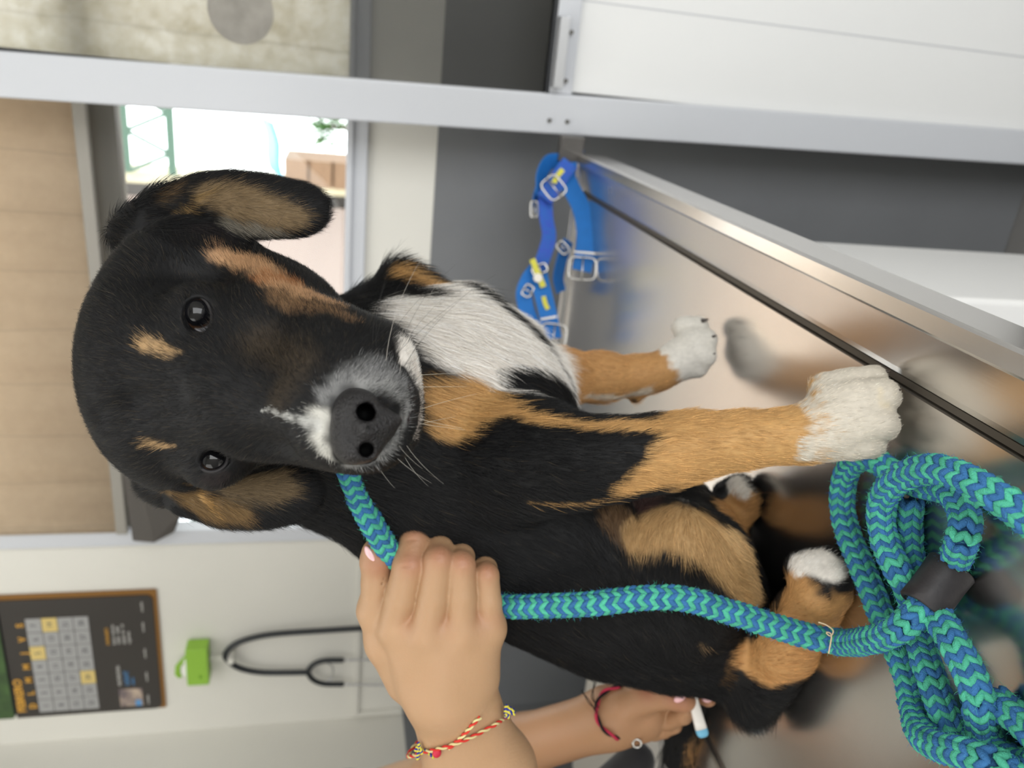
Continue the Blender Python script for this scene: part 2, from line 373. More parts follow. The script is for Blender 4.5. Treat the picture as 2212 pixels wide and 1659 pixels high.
t.link(df.outputs[0], ms.inputs[1]); t.link(tl.outputs[0], ms.inputs[2]); t.link(ms.outputs[0], t.n['Material Output'].inputs[0])
MB().box((-3.5, 2.0, 2.6), (-.05, 3.6, 2.604)).build('blocker_sheet', M_aw, aw); 
for x in (-3.4, -.15): MB().box((x-.03, 3.52, -.4), (x+.03, 3.58, 2.6)).build('blocker_post', M_grn, aw)
q_ = onY(690, 402, 3.2); q2_ = onY(690, 345, 3.2); CX0, CX1 = q_[0], q2_[0]; CRT = onY(615, 370, 3.2)[2]
# plant, blue tarpaulin, brown crates outside
pl = thing('yard_shrub', 'small green shrub outside by the window sill', 'shrub', (-.70, 4.4, -.4)); 
rr_ = random.Random(3); lf = MB(); SHC = onY(700, 272, 4.4)
for i in range(260):
    c = SHC+np.array([rr_.gauss(0, .06), rr_.gauss(0, .06), rr_.gauss(0, .055)]); a = rr_.uniform(0, 6.28); b = rr_.uniform(-.8, .8); d = np.array([math.cos(a)*math.cos(b), math.sin(a)*math.cos(b), math.sin(b)])*.038; s_ = np.cross(d, [0, 0, 1.])*.35+1e-4
    lf.add([c-d, c+s_, c+d, c-s_], [(0, 1, 2, 3)])
lf.build('foliage', mat('shrub_leaf', rgb(86, 128, 72), .6), pl); MB().tube([SHC*[1, 1, 0]+[0, 0, -.4], SHC], .012, 8).build('stem', mat('bark', rgb(96, 78, 60), .8), pl)
TQ = CRT+.010; tp = MB(); V = []
for i in range(9):
    for j in range(6): V.append((CX0+.02+(CX1-CX0+.10)*i/8, 3.18+.045*j, TQ+.012*j+.030*i/8+.006*math.sin(i*.9)))
tp.add(V, [(i*6+j, i*6+6+j, i*6+7+j, i*6+1+j) for i in range(8) for j in range(5)])
o = tp.build('tarpaulin', mat('blue_tarp', rgb(70, 170, 210), .5), smooth=True); md = o.modifiers.new('t', 'SOLIDIFY'); md.thickness = .01; tag(o, 'bright blue tarpaulin spread on brown crates outside', 'tarpaulin')
cr = thing('wooden_crate', 'brown weathered crate outside under the blue tarpaulin', 'crate', (-.9, 3.3, -.4)); M_wd = mat('weathered_wood', rgb(132, 104, 80), .8, var=.3, vscale=20, stretch=(1, 1, 6))
for k in range(4): MB().box((CX0, 3.15, CRT-.085-k*.09), (CX1, 3.17, CRT-.005-k*.09)).build('slat', M_wd, cr)
MB().box((CX0, 3.171, -.4), (CX1, 3.45, CRT)).build('crate_body', M_wd, cr)
hp = MB().box((-.86, 1.44, 1.6), (-.66, 1.5, 2.3)).build('shadow_panel', M_dk, bevel=.01); tag(hp, 'dark board added outside to cast a shadow on the left shade', 'board')  # board added outside to darken a patch of the left shade

# ------------------------------------------------------------------ glazed partition: stile, mid rail, lower panel, glass
par = bpy.data.objects.new('door_1', None); C.objects.link(par); par.location = (.4, 1.15, 0); struct(par); par['label'] = 'white aluminium sliding door with glass above and a white panel below'
PX = lambda z: -.099+.021*(1.65-z)   # the stile leans a hair
st = MB(); st.add([(PX(0)+.0, 1.135, .01), (PX(0)+.053, 1.135, .01), (PX(0)+.053, 1.165, .01), (PX(0), 1.165, .01), (PX(2.4), 1.135, 2.4), (PX(2.4)+.055, 1.135, 2.4), (PX(2.4)+.055, 1.165, 2.4), (PX(2.4), 1.165, 2.4)],
    [(0, 3, 2, 1), (4, 5, 6, 7), (0, 1, 5, 4), (1, 2, 6, 5), (2, 3, 7, 6), (3, 0, 4, 7)])
st.build('stile', M_alu, par, bevel=.003)
MB().box((-.03, 1.138, .918), (.95, 1.162, .951)).build('mid_rail', M_alu, par, bevel=.002)
MB().box((-.026, 1.146, .02), (.95, 1.156, .918)).build('lower_panel', M_panel, par)
MB().box((.0905, 1.1455, .02), (.0925, 1.147, .918)).build('panel_seam', mat('seam_grey', rgb(196, 198, 202), .5), par)
MB().box((.95, 1.135, .01), (1.0, 1.165, 2.4)).build('stile', M_alu, par, bevel=.003)
MB().box((-.04, 1.135, 2.36), (.95, 1.165, 2.4)).build('top_rail', M_alu, par)
M_gk = mat('black_gasket', rgb(38, 40, 44), .5)
MB().box((-.046, 1.14, .951), (-.0405, 1.16, 2.36)).box((-.04, 1.14, .951), (.95, 1.16, .956)).build('gasket', M_gk, par)
M_tint = bpy.data.materials.new('tinted_glass'); M_tint.use_nodes = True; t = NT(M_tint); t.n.remove(t.n['Principled BSDF'])
gt = t.add('ShaderNodeBsdfTransparent'); gt.inputs[0].default_value = (.68, .68, .68, 1); gg = t.add('ShaderNodeBsdfGlossy', Roughness=.02); gm = t.add('ShaderNodeMixShader'); gf = t.add('ShaderNodeFresnel', IOR=1.55)
t.link(gf.outputs[0], gm.inputs[0]); t.link(gt.outputs[0], gm.inputs[1]); t.link(gg.outputs[0], gm.inputs[2]); t.link(gm.outputs[0], t.n['Material Output'].inputs[0])
MB().box((-.04, 1.148, .956), (.95, 1.152, 2.36)).build('glass', M_tint, par)
hd = MB().box((-.022, 1.120, .942), (.068, 1.138, .951)).box((-.022, 1.120, .937), (.068, 1.124, .951)); hd.build('handle', mat('brushed_handle', rgb(206, 208, 212), .3, metal=.6), par, bevel=.001)
M_scr = mat('screw_steel', rgb(110, 108, 104), .35, metal=.9)
for x, z in ((-.066, .948), (-.0655, .922), (.05, .931), (-.012, .931)):
    MB().tube([(x, 1.1355, z), (x, 1.131, z)], .0028, 12).build('screw', M_scr, par)
c = onY(520, 22, 1.147); o = MB().tube([(c[0], 1.1465, c[2]), (c[0], 1.1478, c[2])], .040, 40).build('reflection_disc', mat('grey_reflection', rgb(150, 146, 138), .5, var=.3, vscale=40), smooth=False); tag(o, 'round grey disc painting a blurred reflection on the partition glass', 'reflection')  # grey disc stands in for a blurred reflection in the glass

# ------------------------------------------------------------------ things on the back wall
Yw = WY1
M_conduit = mat('cable_duct', rgb(222, 220, 212), .5)
rl = thing('cable_duct', 'thin white cable duct running along the wall at dado height', 'cable duct', (-1.1, Yw, 1.185))
MB().box((-1.262, Yw-.006, 1.180), (-.83, Yw-.0005, 1.190)).build('duct', M_conduit, rl, bevel=.001); MB().box((-1.262, Yw-.006, 1.092), (-1.252, Yw-.0005, 1.179)).build('duct_drop', M_conduit, rl)
# calendar
cal = thing('wall_calendar', 'black wall calendar with orange lettering, hanging open on the white wall', 'calendar', (-1.066, Yw-.002, 1.79))
M_cb = mat('calendar_black', rgb(52, 48, 45), .45); M_co = mat('calendar_orange', rgb(214, 160, 62), .5); M_cg = mat('calendar_grey', rgb(160, 160, 160), .5); M_cw = mat('calendar_white', rgb(210, 208, 204), .5); M_cy = mat('calendar_highlight', rgb(214, 190, 120), .5)
M_cedge = mat('calendar_gold_edge', rgb(134, 92, 36), .45); M_cgreen = mat('calendar_photo_green', rgb(70, 100, 52), .5, varcol=rgb(40, 62, 34), vscale=30); M_cblue = mat('calendar_blue', rgb(90, 150, 205), .5)
cx0, cx1, cz0, cz1 = -1.203, -.930, 1.545, 1.80
def csheet(name, x0, x1, z0, z1, y, m, th=.0012, rr=.012, bow=0.0, up=0):
    pts = [(x1, z1), (x0, z1)]
    for k in range(7): a = PI+k*PI/12; pts.append((x0+rr+rr*math.cos(a), z0+rr+rr*math.sin(a)))
    for k in range(7): a = 1.5*PI+k*PI/12; pts.append((x1-rr+rr*math.cos(a), z0+rr+rr*math.sin(a)+up))
    n = len(pts); mb = MB(); mb.add([(x, y-bow*(z1-z), z) for x, z in pts]+[(x, y-bow*(z1-z)+th, z) for x, z in pts], [tuple(range(n)), tuple(range(2*n-1, n-1, -1))]+[(i, n+i, n+(i+1) % n, (i+1) % n) for i in range(n)])
    return mb.build(name, m, cal)
csheet('back_sheet', cx0-.001, cx1+.001, cz0-.001, cz1, Yw-.004, M_cedge, .002, .003)
csheet('month_page', cx0+.0, cx1-.009, cz0+.006, cz1, Yw-.006, M_cb, .0012, .012, .0)
csheet('photo_page', cx0+.0, cx1-.004, cz1+.004, cz1+.25, Yw-.006, M_cgreen, .0012, .004)
MB().tube([(cx0+.01, Yw-.006, cz1+.002), (cx1-.012, Yw-.006, cz1+.002)], .0022, 8).build('binding', mat('binding_wire', rgb(40, 40, 42), .3, metal=.8), cal)
def text(name, s, x, z, size, m, parent, y, align='CENTER', ext=.0003):
    cu = bpy.data.curves.new(name, 'FONT'); cu.body = s; cu.size = size; cu.align_x = align; cu.align_y = 'CENTER'; cu.extrude = ext; cu.offset = .00055 if name in ('month_name', 'weekday_letter') else 0; cu.materials.append(m)
    tmp = bpy.data.objects.new('tmp', cu); me = bpy.data.meshes.new_from_object(tmp); bpy.data.objects.remove(tmp); bpy.data.curves.remove(cu)
    me.transform(Matrix.Translation((x, y, z)) @ Matrix.Rotation(PI/2, 4, 'X')); return link(name, me, parent)
CW = .0325; gx = -1.193; gz = 1.762; yT = Yw-.0068
text('month_name', 'FEBRERO', -1.150, 1.789, .019, M_co, cal, yT)
for i, ch in enumerate('DLMMJVS'): text('weekday_letter', ch, gx+CW*(i+.5)*.94+.002, 1.770, .016, M_co, cal, yT)
grid = MB(); hi = {(0, 4), (1, 6), (3, 2)}
for r in range(4):
    for k in range(7):
        x0 = gx+CW*.94*k+.001; z1 = gz-.0255*r-.001; bx = ((x0, yT, z1-.0243), (x0+CW*.94-.0012, yT+.0006, z1))
        if (r, k) in hi: MB().box(*bx).build('marked_day', M_cy, cal, label='yellow marked day')
        else: grid.box(*bx)
grid.build('date_grid', M_cg, cal)
M_num = mat('calendar_number', rgb(96, 96, 98), .5)
for r in range(4):
    for k in range(7): text('day_number', str(r*7+k+1), gx+CW*.94*k+.001+.0148, gz-.0255*r-.0135, .013, M_num, cal, yT-.0002)
pm = MB().box((-1.192, yT, 1.583), (-1.150, yT+.0004, 1.623)); pm.build('printed_photo', mat('calendar_photo', rgb(200, 180, 160), .5, varcol=rgb(70, 60, 80), vscale=50), cal)
MB().box((-1.192, yT-.0003, 1.586), (-1.178, yT, 1.596)).build('photo_patch', M_cblue, cal)
text('printed_heading', 'NUTRICION', -1.141, 1.620, .0085, M_cw, cal, yT, 'LEFT')
text('printed_heading', 'LIGHT', -1.141, 1.607, .012, M_cblue, cal, yT, 'LEFT')
text('printed_heading', 'adultos', -1.141, 1.597, .006, M_cblue, cal, yT, 'LEFT')
text('printed_heading', 'HORARIO', -1.045, 1.632, .0085, M_co, cal, yT, 'LEFT')
for i, s_ in enumerate(('lunes a viernes', '10:00 - 19:00', 'sabado 10 - 14', 'urgencias')): text('printed_line', s_, -1.045, 1.622-.0085*i, .0075, M_cw, cal, yT, 'LEFT')
for i, x in enumerate((-1.19, -1.135, -1.08, -1.02, -.975)): text('printed_line', 'consultas', x, 1.574-.001*i, .006, M_cw, cal, yT, 'LEFT')
# green box on a hook
M_lime = mat('lime_card', rgb(148, 196, 66), .45, var=.05); M_lime2 = mat('lime_card_side', rgb(120, 170, 50), .5)
gb = thing('tea_box', 'small lime green card box fixed on the wall above the stethoscope', 'box', (-1.085, Yw, 1.458))
MB().box((-1.128, Yw-.034, 1.459), (-1.045, Yw-.003, 1.497)).build('box_body', M_lime, gb, bevel=.0015)
fl = MB(); fl.add([(-1.128, Yw-.004, 1.497), (-1.126, Yw-.014, 1.516), (-1.117, Yw-.014, 1.522), (-1.098, Yw-.012, 1.520), (-1.075, Yw-.006, 1.499), (-1.085, Yw-.006, 1.498), (-1.103, Yw-.010, 1.512), (-1.118, Yw-.010, 1.512)], [(0, 1, 2, 3, 4, 5, 6, 7)])
o = fl.build('open_flap', M_lime, gb); o.modifiers.new('s', 'SOLIDIFY').thickness = .001
mt = MB(); mt.ball((-1.105, Yw-.018, 1.500), (.017, .010, .010), 10, 6); mt.ball((-1.09, Yw-.016, 1.498), (.012, .01, .007), 10, 6); mt.build('tissue', mat('white_tissue', rgb(232, 232, 226), .8), gb, smooth=True)
text('mark', 'aa', -1.108, 1.474, .009, M_lime2, gb, Yw-.0345)
MB().box((-1.093, Yw-.012, 1.436), (-1.083, Yw-.001, 1.4585)).build('hanger_tab', M_conduit, gb)
# stethoscope
M_blk = mat('black_rubber_tube', rgb(34, 38, 42), .35); M_chr = mat('chrome_steel', rgb(205, 206, 210), .12, metal=1)
sp = thing('stethoscope', 'black stethoscope hanging on the white wall below the green box', 'stethoscope', (-1.09, Yw-.02, 1.44))
def wp(ix, iy, off=.02): q = onY(ix, iy, Yw-off); return q
tb = [wp(800, 1356, .03), wp(700, 1362, .022), wp(600, 1369, .018), wp(545, 1378, .016), wp(507, 1392, .016), wp(487, 1412, .016), wp(491, 1424, .016), wp(515, 1442, .016), wp(560, 1452, .016), wp(620, 1453, .016), wp(668, 1452, .016)]
MB().tube(spline(tb, 60), .0056, 12).build('tube', M_blk, sp, smooth=True)
for sg in (1, -1):
    yy = [1452, 1452-sg*16, 1452-sg*25, 1452-sg*26]; MB().tube(spline([wp(a, b, .016) for a, b in zip((664, 676, 700, 742), yy)], 20), .0052, 10).build('yoke', M_blk, sp, smooth=True)
    MB().tube(spline([wp(742, 1452-sg*26, .016), wp(780, 1452-sg*27, .016), wp(850, 1452-sg*27, .018), wp(900, 1452-sg*22, .02)], 20), .0022, 8).build('ear_tube', M_chr, sp, smooth=True)
MB().tube(spline([wp(704, 1430, .016), wp(718, 1440, .016), wp(718, 1462, .016), wp(704, 1474, .016)], 12), .0015, 6).build('spring', M_chr, sp, smooth=True)
q = wp(487, 1416, .01); MB().box((q[0]-.006, Yw-.028, q[2]-.016), (q[0]+.006, Yw-.001, q[2]-.006)).build('wall_hook', M_conduit, sp)
q = wp(812, 1355, .03); MB().tube([q, q+np.array([0, 0, -.02])], [.006, .006], 10).ball(q+np.array([0, 0, -.035]), (.021, .006, .021), 20, 10).build('chest_piece', M_chr, sp, smooth=True)
# white plastic box behind the table
pb = thing('plastic_cabinet', 'white plastic cabinet standing behind the exam table by the wall', 'cabinet', (-1.08, .92, 0))
M_pl = mat('white_plastic', rgb(222, 216, 206), .35)
def hexa(a, m, name, par_, bevel=.003): return MB().add(a, [(0, 3, 2, 1), (4, 5, 6, 7), (0, 1, 5, 4), (1, 2, 6, 5), (2, 3, 7, 6), (3, 0, 4, 7)]).build(name, m, par_, bevel=bevel)
MB().box((-1.20, .81, .02), (-.96, 1.03, .775)).build('cabinet_body', M_pl, pb, bevel=.006)
MB().box((-1.21, .80, .776), (-.95, 1.04, .79)).build('cabinet_lid', M_pl, pb, bevel=.004)
for z in (.3, .5, .66): MB().box((-.9599, .83, z), (-.957, 1.01, z+.006)).build('drawer_gap', mat('brown_gap', rgb(120, 98, 80), .6), pb)

# ------------------------------------------------------------------ steel exam table
M_st = bpy.data.materials.new('brushed_stainless_steel'); M_st.use_nodes = True; t = NT(M_st); b = t.n['Principled BSDF']
b.inputs['Base Color'].default_value = (.66, .64, .62, 1); b.inputs['Metallic'].default_value = 1; b.inputs['Roughness'].default_value = .2; b.inputs['Anisotropic'].default_value = .35
tc = t.add('ShaderNodeTexCoord'); mp = t.add('ShaderNodeMapping'); mp.inputs['Scale'].default_value = (60, 1.2, 60); t.link(tc.outputs['Object'], mp.inputs[0])
nz = t.add('ShaderNodeTexNoise', Scale=14, Detail=4); t.link(mp.outputs[0], nz.inputs[0]); n3 = t.add('ShaderNodeTexNoise', Scale=9, Detail=3); t.link(tc.outputs['Object'], n3.inputs[0])
rm = t.add('ShaderNodeMapRange'); rm.inputs[3].default_value = .20; rm.inputs[4].default_value = .30; t.link(n3.outputs[0], rm.inputs[0]); t.link(rm.outputs[0], b.inputs['Roughness'])
bp = t.add('ShaderNodeBump', Strength=.04, Distance=.0005); t.link(nz.outputs[0], bp.inputs['Height']); t.link(bp.outputs[0], b.inputs['Normal'])
tbl = thing('exam_table', 'stainless steel veterinary exam table with a raised rim', 'table', (-.36, .4, 0))
TX0, TX1, TY0, TY1 = -.60, -.107, -.28, 1.105
# profile from the middle of the top out to the outer edge: (distance in from the outer edge, height)
prof = [(.0520, 0), (.0500, -.0055), (.0462, -.0055), (.0440, .0008), (.0405, .0016), (.0125, .0062), (.0112, .0086), (.0100, .0093), (.0, .0086), (-.002, .006), (-.002, -.03), (.001, -.034)]
V = []; Fc = []
for (d, h) in prof:
    V += [(TX0+d, TY0+d, ZT+h), (TX1-d, TY0+d, ZT+h), (TX1-d, TY1-d*.35, ZT+h), (TX0+d, TY1-d*.35, ZT+h)]
for i in range(len(prof)-1):
    for k in range(4): Fc.append((i*4+k, i*4+4+k, i*4+4+(k+1) % 4, i*4+(k+1) % 4))
Fc.append((0, 1, 2, 3)); n = len(V); L = (len(prof)-1)*4; Fc.append((L+3, L+2, L+1, L))
MB().add(V, Fc).build('table_top', M_st, tbl)
gm_ = MB()
for (a, b, c_, d_) in ((TX1-.0502, TY0+.046, TX1-.0460, TY1-.0162), (TX0+.0503, TY0+.046, TX1-.0503, TY0+.0502), (TX0+.0503, TY1-.0176, TX1-.0503, TY1-.0162)): gm_.box((a, b, ZT-.0054), (c_, d_, ZT-.0022))
gm_.build('groove_dark_strip', mat('groove_shade_grey', rgb(84, 78, 70), .45, metal=.3), tbl)  # dark strips put the groove's shade into colour
M_tw = mat('white_enamel_base', rgb(246, 246, 245), .3)
MB().box((-.53, .69, .10), (-.18, .96, ZT-.036)).build('pedestal', M_tw, tbl, bevel=.006)
MB().box((-.56, .0, .02), (-.42, 1.0, .10)).build('foot', M_tw, tbl, bevel=.006)
MB().box((-.56, .0, .10), (-.45, .2, ZT-.036)).build('pedestal', M_tw, tbl, bevel=.006)
q = G(1210, 318, .03); MB().box((q[0]-.018, TY1+.001, ZT+.0), (q[0]+.018, TY1+.018, ZT+.035)).build('rim_bracket', mat('bracket', rgb(96, 94, 92), .4, metal=.6), tbl, bevel=.002)
# ================================================================== THE DOG
def grid_axis(lo, hi, flo, fhi, c, f):
    out = [lo]
    while out[-1] < hi: out.append(out[-1]+(f if flo-f < out[-1] < fhi else c))
    return np.array(out)
dog = thing('dog', 'young black, tan and white hound dog sitting on the steel table, looking at the camera', 'dog', (-.3, .5, ZT))
DS = Sculpt(grid_axis(-.60, .02, -.29, -.03, .0026, .0013), grid_axis(.24, .80, .26, .50, .0026, .0013), grid_axis(.893, 1.43, 1.17, 1.41, .0026, .0013))
def irot(a):
    a = math.radians(a); return np.stack([math.cos(a)*DN-math.sin(a)*RT, -math.sin(a)*DN-math.cos(a)*RT, FW], 1)
def E(ix, iy, t, rx, ry, d, ang=0, k=.012, op='add', S=None):
    (S or DS).ell(P(ix, iy, t), (rx*t/F, ry*t/F, d), irot(ang), k, op)
def CH(pts, k=.012, S=None):      # chain of (ix, iy, t, radius in metres)
    (S or DS).chain([P(*p[:3]) for p in pts], [p[3] for p in pts], k)
def CG(pts, k=.012):              # chain of (ix, iy, height above the table, radius)
    DS.chain([G(*p[:3]) for p in pts], [p[3] for p in pts], k)
# trunk and neck
CH([(1420, 1250, .640, .080), (1280, 1190, .635, .083), (1120, 1120, .620, .080), (980, 1040, .600, .075), (860, 960, .575, .070), (700, 900, .545, .062), (520, 840, .500, .058)], .03)
CH([(1480, 1335, .645, .053), (1400, 1265, .64, .073)], .03)
CH([(820, 850, .570, .068), (960, 835, .585, .066), (1060, 880, .590, .056)], .03)      # forechest
CH([(850, 720, .600, .040), (980, 735, .620, .037), (1080, 785, .625, .034), (1160, 850, .625, .026)], .02)   # far side of the chest
E(880, 618, .60, 60, 42, .03, 30, .015)
# near foreleg
CH([(1000, 980, .555, .050), (1110, 985, .530, .041), (1180, 990, .515, .033), (1250, 997, .505, .0262), (1330, 990, .500, .0235), (1420, 978, .497, .0218), (1500, 962, .494, .0192), (1600, 950, .492, .0162), (1690, 942, .491, .0146), (1745, 938, .490, .0156)], .012)
CH([(1745, 938, .490, .0156), (1800, 915, .489, .0195), (1850, 890, .487, .020)], .01)
for a_, b_ in (((1782, 842, .496, .0110), (1886, 818, .488, .0088)), ((1790, 872, .489, .0135), (1902, 856, .4775, .0118)), ((1795, 922, .486, .0130), (1902, 915, .4745, .0112)), ((1790, 955, .490, .0110), (1878, 957, .480, .0098))):
    CH([a_, tuple((u+v)/2-(0 if n_ != 2 else .0015) for n_, (u, v) in enumerate(zip(a_, b_))), b_], .0022)
E(1840, 898, .494, 60, 80, .017, 0, .004)
# far foreleg
CH([(1120, 830, .640, .038), (1200, 815, .665, .0235), (1300, 815, .690, .0200), (1380, 812, .700, .0165), (1425, 803, .704, .0145), (1462, 780, .706, .0165)], .012)
CH([(1462, 780, .706, .0165), (1495, 757, .704, .0190)], .008)
for ix, iy, t, r in ((1505, 708, .712, .0110), (1522, 735, .702, .0115), (1520, 768, .697, .0115), (1505, 792, .702, .0105)): CH([(ix-30, iy, t+.003, .0105), (ix, iy, t, r)], .004)
E(1372, 862, .70, 12, 10, .005, 0, .006)
# near hind leg
E(1470, 1265, .585, 150, 150, .046, 0, .02)
CH([(1400, 1190, .57, .030), (1465, 1172, .560, .027), (1530, 1205, .566, .026), (1585, 1280, .590, .022)], .015)
CH([(1560, 1380, .615, .036), (1600, 1460, .630, .026)], .02)
CG([(1625, 1512, .022, .0205), (1655, 1462, .021, .0195), (1695, 1400, .021, .0195), (1740, 1330, .021, .018), (1765, 1290, .020, .0185)], .01)
for ix, iy, r in ((1792, 1215, .0115), (1806, 1246, .0120), (1802, 1282, .0120), (1788, 1312, .0105)):
    q = G(ix, iy, r); q2 = G(ix-60, iy+16, .024); DS.chain([q2, q], [.011, r], .0035)
E(1752, 1235, .535, 45, 40, .012, 0, .008)
# far hind leg
CH([(1390, 1130, .665, .042), (1450, 1100, .665, .028), (1500, 1200, .67, .024)], .015)
CG([(1560, 1190, .030, .016), (1585, 1120, .018, .0150)], .01)
for ix, iy, r in ((1600, 1050, .0105), (1612, 1075, .0115), (1610, 1102, .0110), (1600, 1125, .010)): 
    q = G(ix, iy, r); q2 = G(ix-35, iy+14, .016); DS.chain([q2, q], [.010, r], .0035)
# tail
CH([(1490, 1400, .680, .022), (1480, 1480, .725, .017), (1472, 1560, .745, .0145), (1470, 1640, .752, .0135), (1464, 1720, .76, .011), (1455, 1800, .77, .007)], .012)
# head
E(424, 775, .448, 212, 288, .074, 4, .02)
E(430, 620, .450, 120, 110, .045, 0, .02)
E(600, 800, .418, 170, 192, .060, 0, .03)
E(600, 668, .438, 130, 95, .046, 20, .02)
DS.chain([P(470, 835, .398), P(600, 870, .372), P(712, 905, .350)], [.027, .0225, .0175], .02)
E(735, 850, .378, 135, 152, .040, 10, .02)
E(810, 818, .380, 82, 118, .034, 20, .014)
E(800, 952, .366, 82, 58, .028, 0, .014)
E(800, 900, .353, 78, 88, .021, 0, .014)
E(866, 880, .378, 44, 84, .028, -5, .008)
E(700, 770, .392, 120, 110, .036, 20, .02)
E(352, 742, .400, 70, 55, .018, 20, .014); E(352, 955, .412, 60, 42, .016, 0, .014)          # brows
E(424, 660, .401, 60, 62, .014, 0, .012)
E(466, 985, .408, 58, 40, .013, 0, .012)
# right ear as the camera sees it uppermost, then the lower one
for e in ((310, 495, .455, 80, 55, .018, -20), (352, 450, .448, 66, 46, .013, -35), (415, 428, .440, 66, 40, .0085, -10), (478, 432, .433, 66, 58, .006, 5), (540, 445, .427, 72, 68, .005, 4), (606, 452, .422, 74, 62, .0048, 4), (662, 457, .419, 50, 46, .0048, 0), (446, 428, .4365, 60, 44, .006, 0), (510, 436, .430, 64, 58, .005, 4), (573, 447, .4245, 68, 60, .005, 4), (636, 453, .4205, 58, 50, .0045, 2)): E(e[0], e[1]-2, e[2], e[3]*.95, e[4]*.93, e[5]*.9, e[6], k=.008)
for e in ((350, 1045, .455, 62, 45, .016, 20), (400, 1072, .447, 62, 42, .010, 20), (462, 1084, .440, 66, 48, .007, 5), (530, 1088, .433, 70, 50, .006, 0), (600, 1078, .429, 70, 54, .006, -8), (652, 1060, .427, 48, 48, .006, 0), (497, 1087, .4365, 66, 48, .0065, 0), (565, 1084, .431, 68, 50, .006, -5), (626, 1070, .428, 56, 50, .006, -5)): E(e[0], e[1], e[2], e[3]*.96, e[4]*.95, e[5]*.9, e[6], k=.008)
E(470, 850, .330, 70, 55, .022, 0, .03, 'sub')                     # stop between the eyes
E(520, 690, .352, 60, 40, .014, 20, .03, 'sub'); E(560, 980, .355, 60, 30, .012, 0, .02, 'sub')
E(400, 575, .390, 60, 34, .016, 0, .03, 'sub')                      # temple
# eye openings
def probe(ix, iy):
    ts = np.arange(.28, .60, .0004); p_ = CAM+ray(ix, iy)[None]*ts[:, None]; ii = [np.clip(np.searchsorted(DS.a[k], p_[:, k]), 0, len(DS.a[k])-1) for k in range(3)]
    return ts[int(np.argmax(DS.f[ii[0], ii[1], ii[2]] < 0))]
t1_, t2_ = probe(426, 681), probe(461, 993); print('eye depth', t1_, t2_)
EYES = [((426, 681, t1_+.0112), .0134), ((461, 993, t2_+.0108), .0128)]
DS.chain([P(x_, y_, probe(x_, y_)-.0035) for x_, y_ in ((215, 905), (290, 878), (380, 862))], [.0036]*3, .012, 'sub')     # furrow
for (e_, r_) in EYES: DS.ell(P(*e_), r_+.0018, None, .010)
E(426, 681, EYES[0][0][2]-.0165, 31, 42, .016, -14, .0006, 'sub'); E(461, 994, EYES[1][0][2]-.0158, 32, 25, .016, -20, .0006, 'sub')
for (x_, y_) in ((787, 889), (790, 969)): DS.cap(P(x_, y_, .318), P(x_, y_+4, .346), .0062, .0055, .002, 'sub')
# inner eye corner creases, nose seat, mouth
mouth = [P(866, 770, .362), P(884, 815, .349), P(891, 868, .345), P(882, 925, .345), P(862, 965, .348)]
DS.chain(mouth, [.0016]*5, .004, 'sub')
DS.f = np.where(DS.f > 0, DS.f, DS.f)
dV, dQ = DS.mesh(); dV = relax(dV, dQ, 3); dV[:, 2] = np.maximum(dV[:, 2], ZT+.0012); dN = vnormals(dV, dQ)
print('dog verts', len(dV)); del DS.f
bvh = BVHTree.FromPolygons(dV.tolist(), dQ.tolist())
cv = Vector(CAM)
def S_(ix, iy):
    d = Vector(ray(ix, iy)); h = bvh.ray_cast(cv, d.normalized())
    if h[0] is None: h = bvh.find_nearest(cv+d*.5)
    return np.array(h[0])
def mk3(pts, col, rad, feather=.25, amt=1.0):
    p3 = [P(*p) for p in pts]; rr = rad if hasattr(rad, '__len__') else [rad]*len(p3); marks.append((np.array(p3), np.array(rr, float), np.array(col, float), feather, amt))
# ---- coat markings and one painted ear shadow: soft strokes on the body's own surface (image points name places on the animal)
K = (15, 15, 17); TAN = (198, 156, 100); TAN2 = (198, 150, 96); WHT = (244, 238, 230); GRY = (196, 196, 196)
marks = []
def mk(pts, col, rad, feather=.35, amt=1.0):
    p3 = [S_(*p) for p in pts]; rr = rad if hasattr(rad, '__len__') else [rad]*len(p3)
    marks.append((np.array(p3), np.array([r*tdep(q)/F for r, q in zip(rr, p3)]), np.array(col, float), feather, amt))
# chest and neck
mk([(835, 665), (930, 690), (1020, 730), (1110, 780), (1190, 830)], WHT, [50, 100, 110, 90, 60], .2); mk([(910, 612), (1000, 645), (1090, 695), (1160, 750), (1210, 810)], WHT, [26, 40, 50, 50, 40], .2)
mk3([(960, 650, .625), (1040, 690, .63), (1110, 735, .635), (1170, 790, .635), (1200, 830, .63)], WHT, [.030, .036, .038, .034, .026], .25)
mk([(880, 760), (900, 800)], WHT, [50, 55], .3)
mk([(848, 585), (900, 605), (930, 612)], TAN, [24, 26, 14], .4); mk([(760, 600), (790, 640)], K, [40, 34], .4)
mk([(1095, 815), (1150, 830), (1230, 872)], K, [30, 50, 58], .2); mk([(1120, 880), (1200, 900)], K, [40, 30], .2)
mk([(930, 850), (985, 900), (1030, 880), (1090, 880)], TAN, [52, 62, 48, 26], .3); mk([(1000, 840), (1060, 860)], TAN, [40, 30], .3); mk([(925, 905), (945, 925)], TAN, 26, .4)
mk([(1090, 885), (1150, 905), (1280, 920), (1420, 918)], TAN, [18, 16, 18, 28], .4); mk([(1520, 795), (1530, 805)], (36, 32, 32), [12, 10], .4)
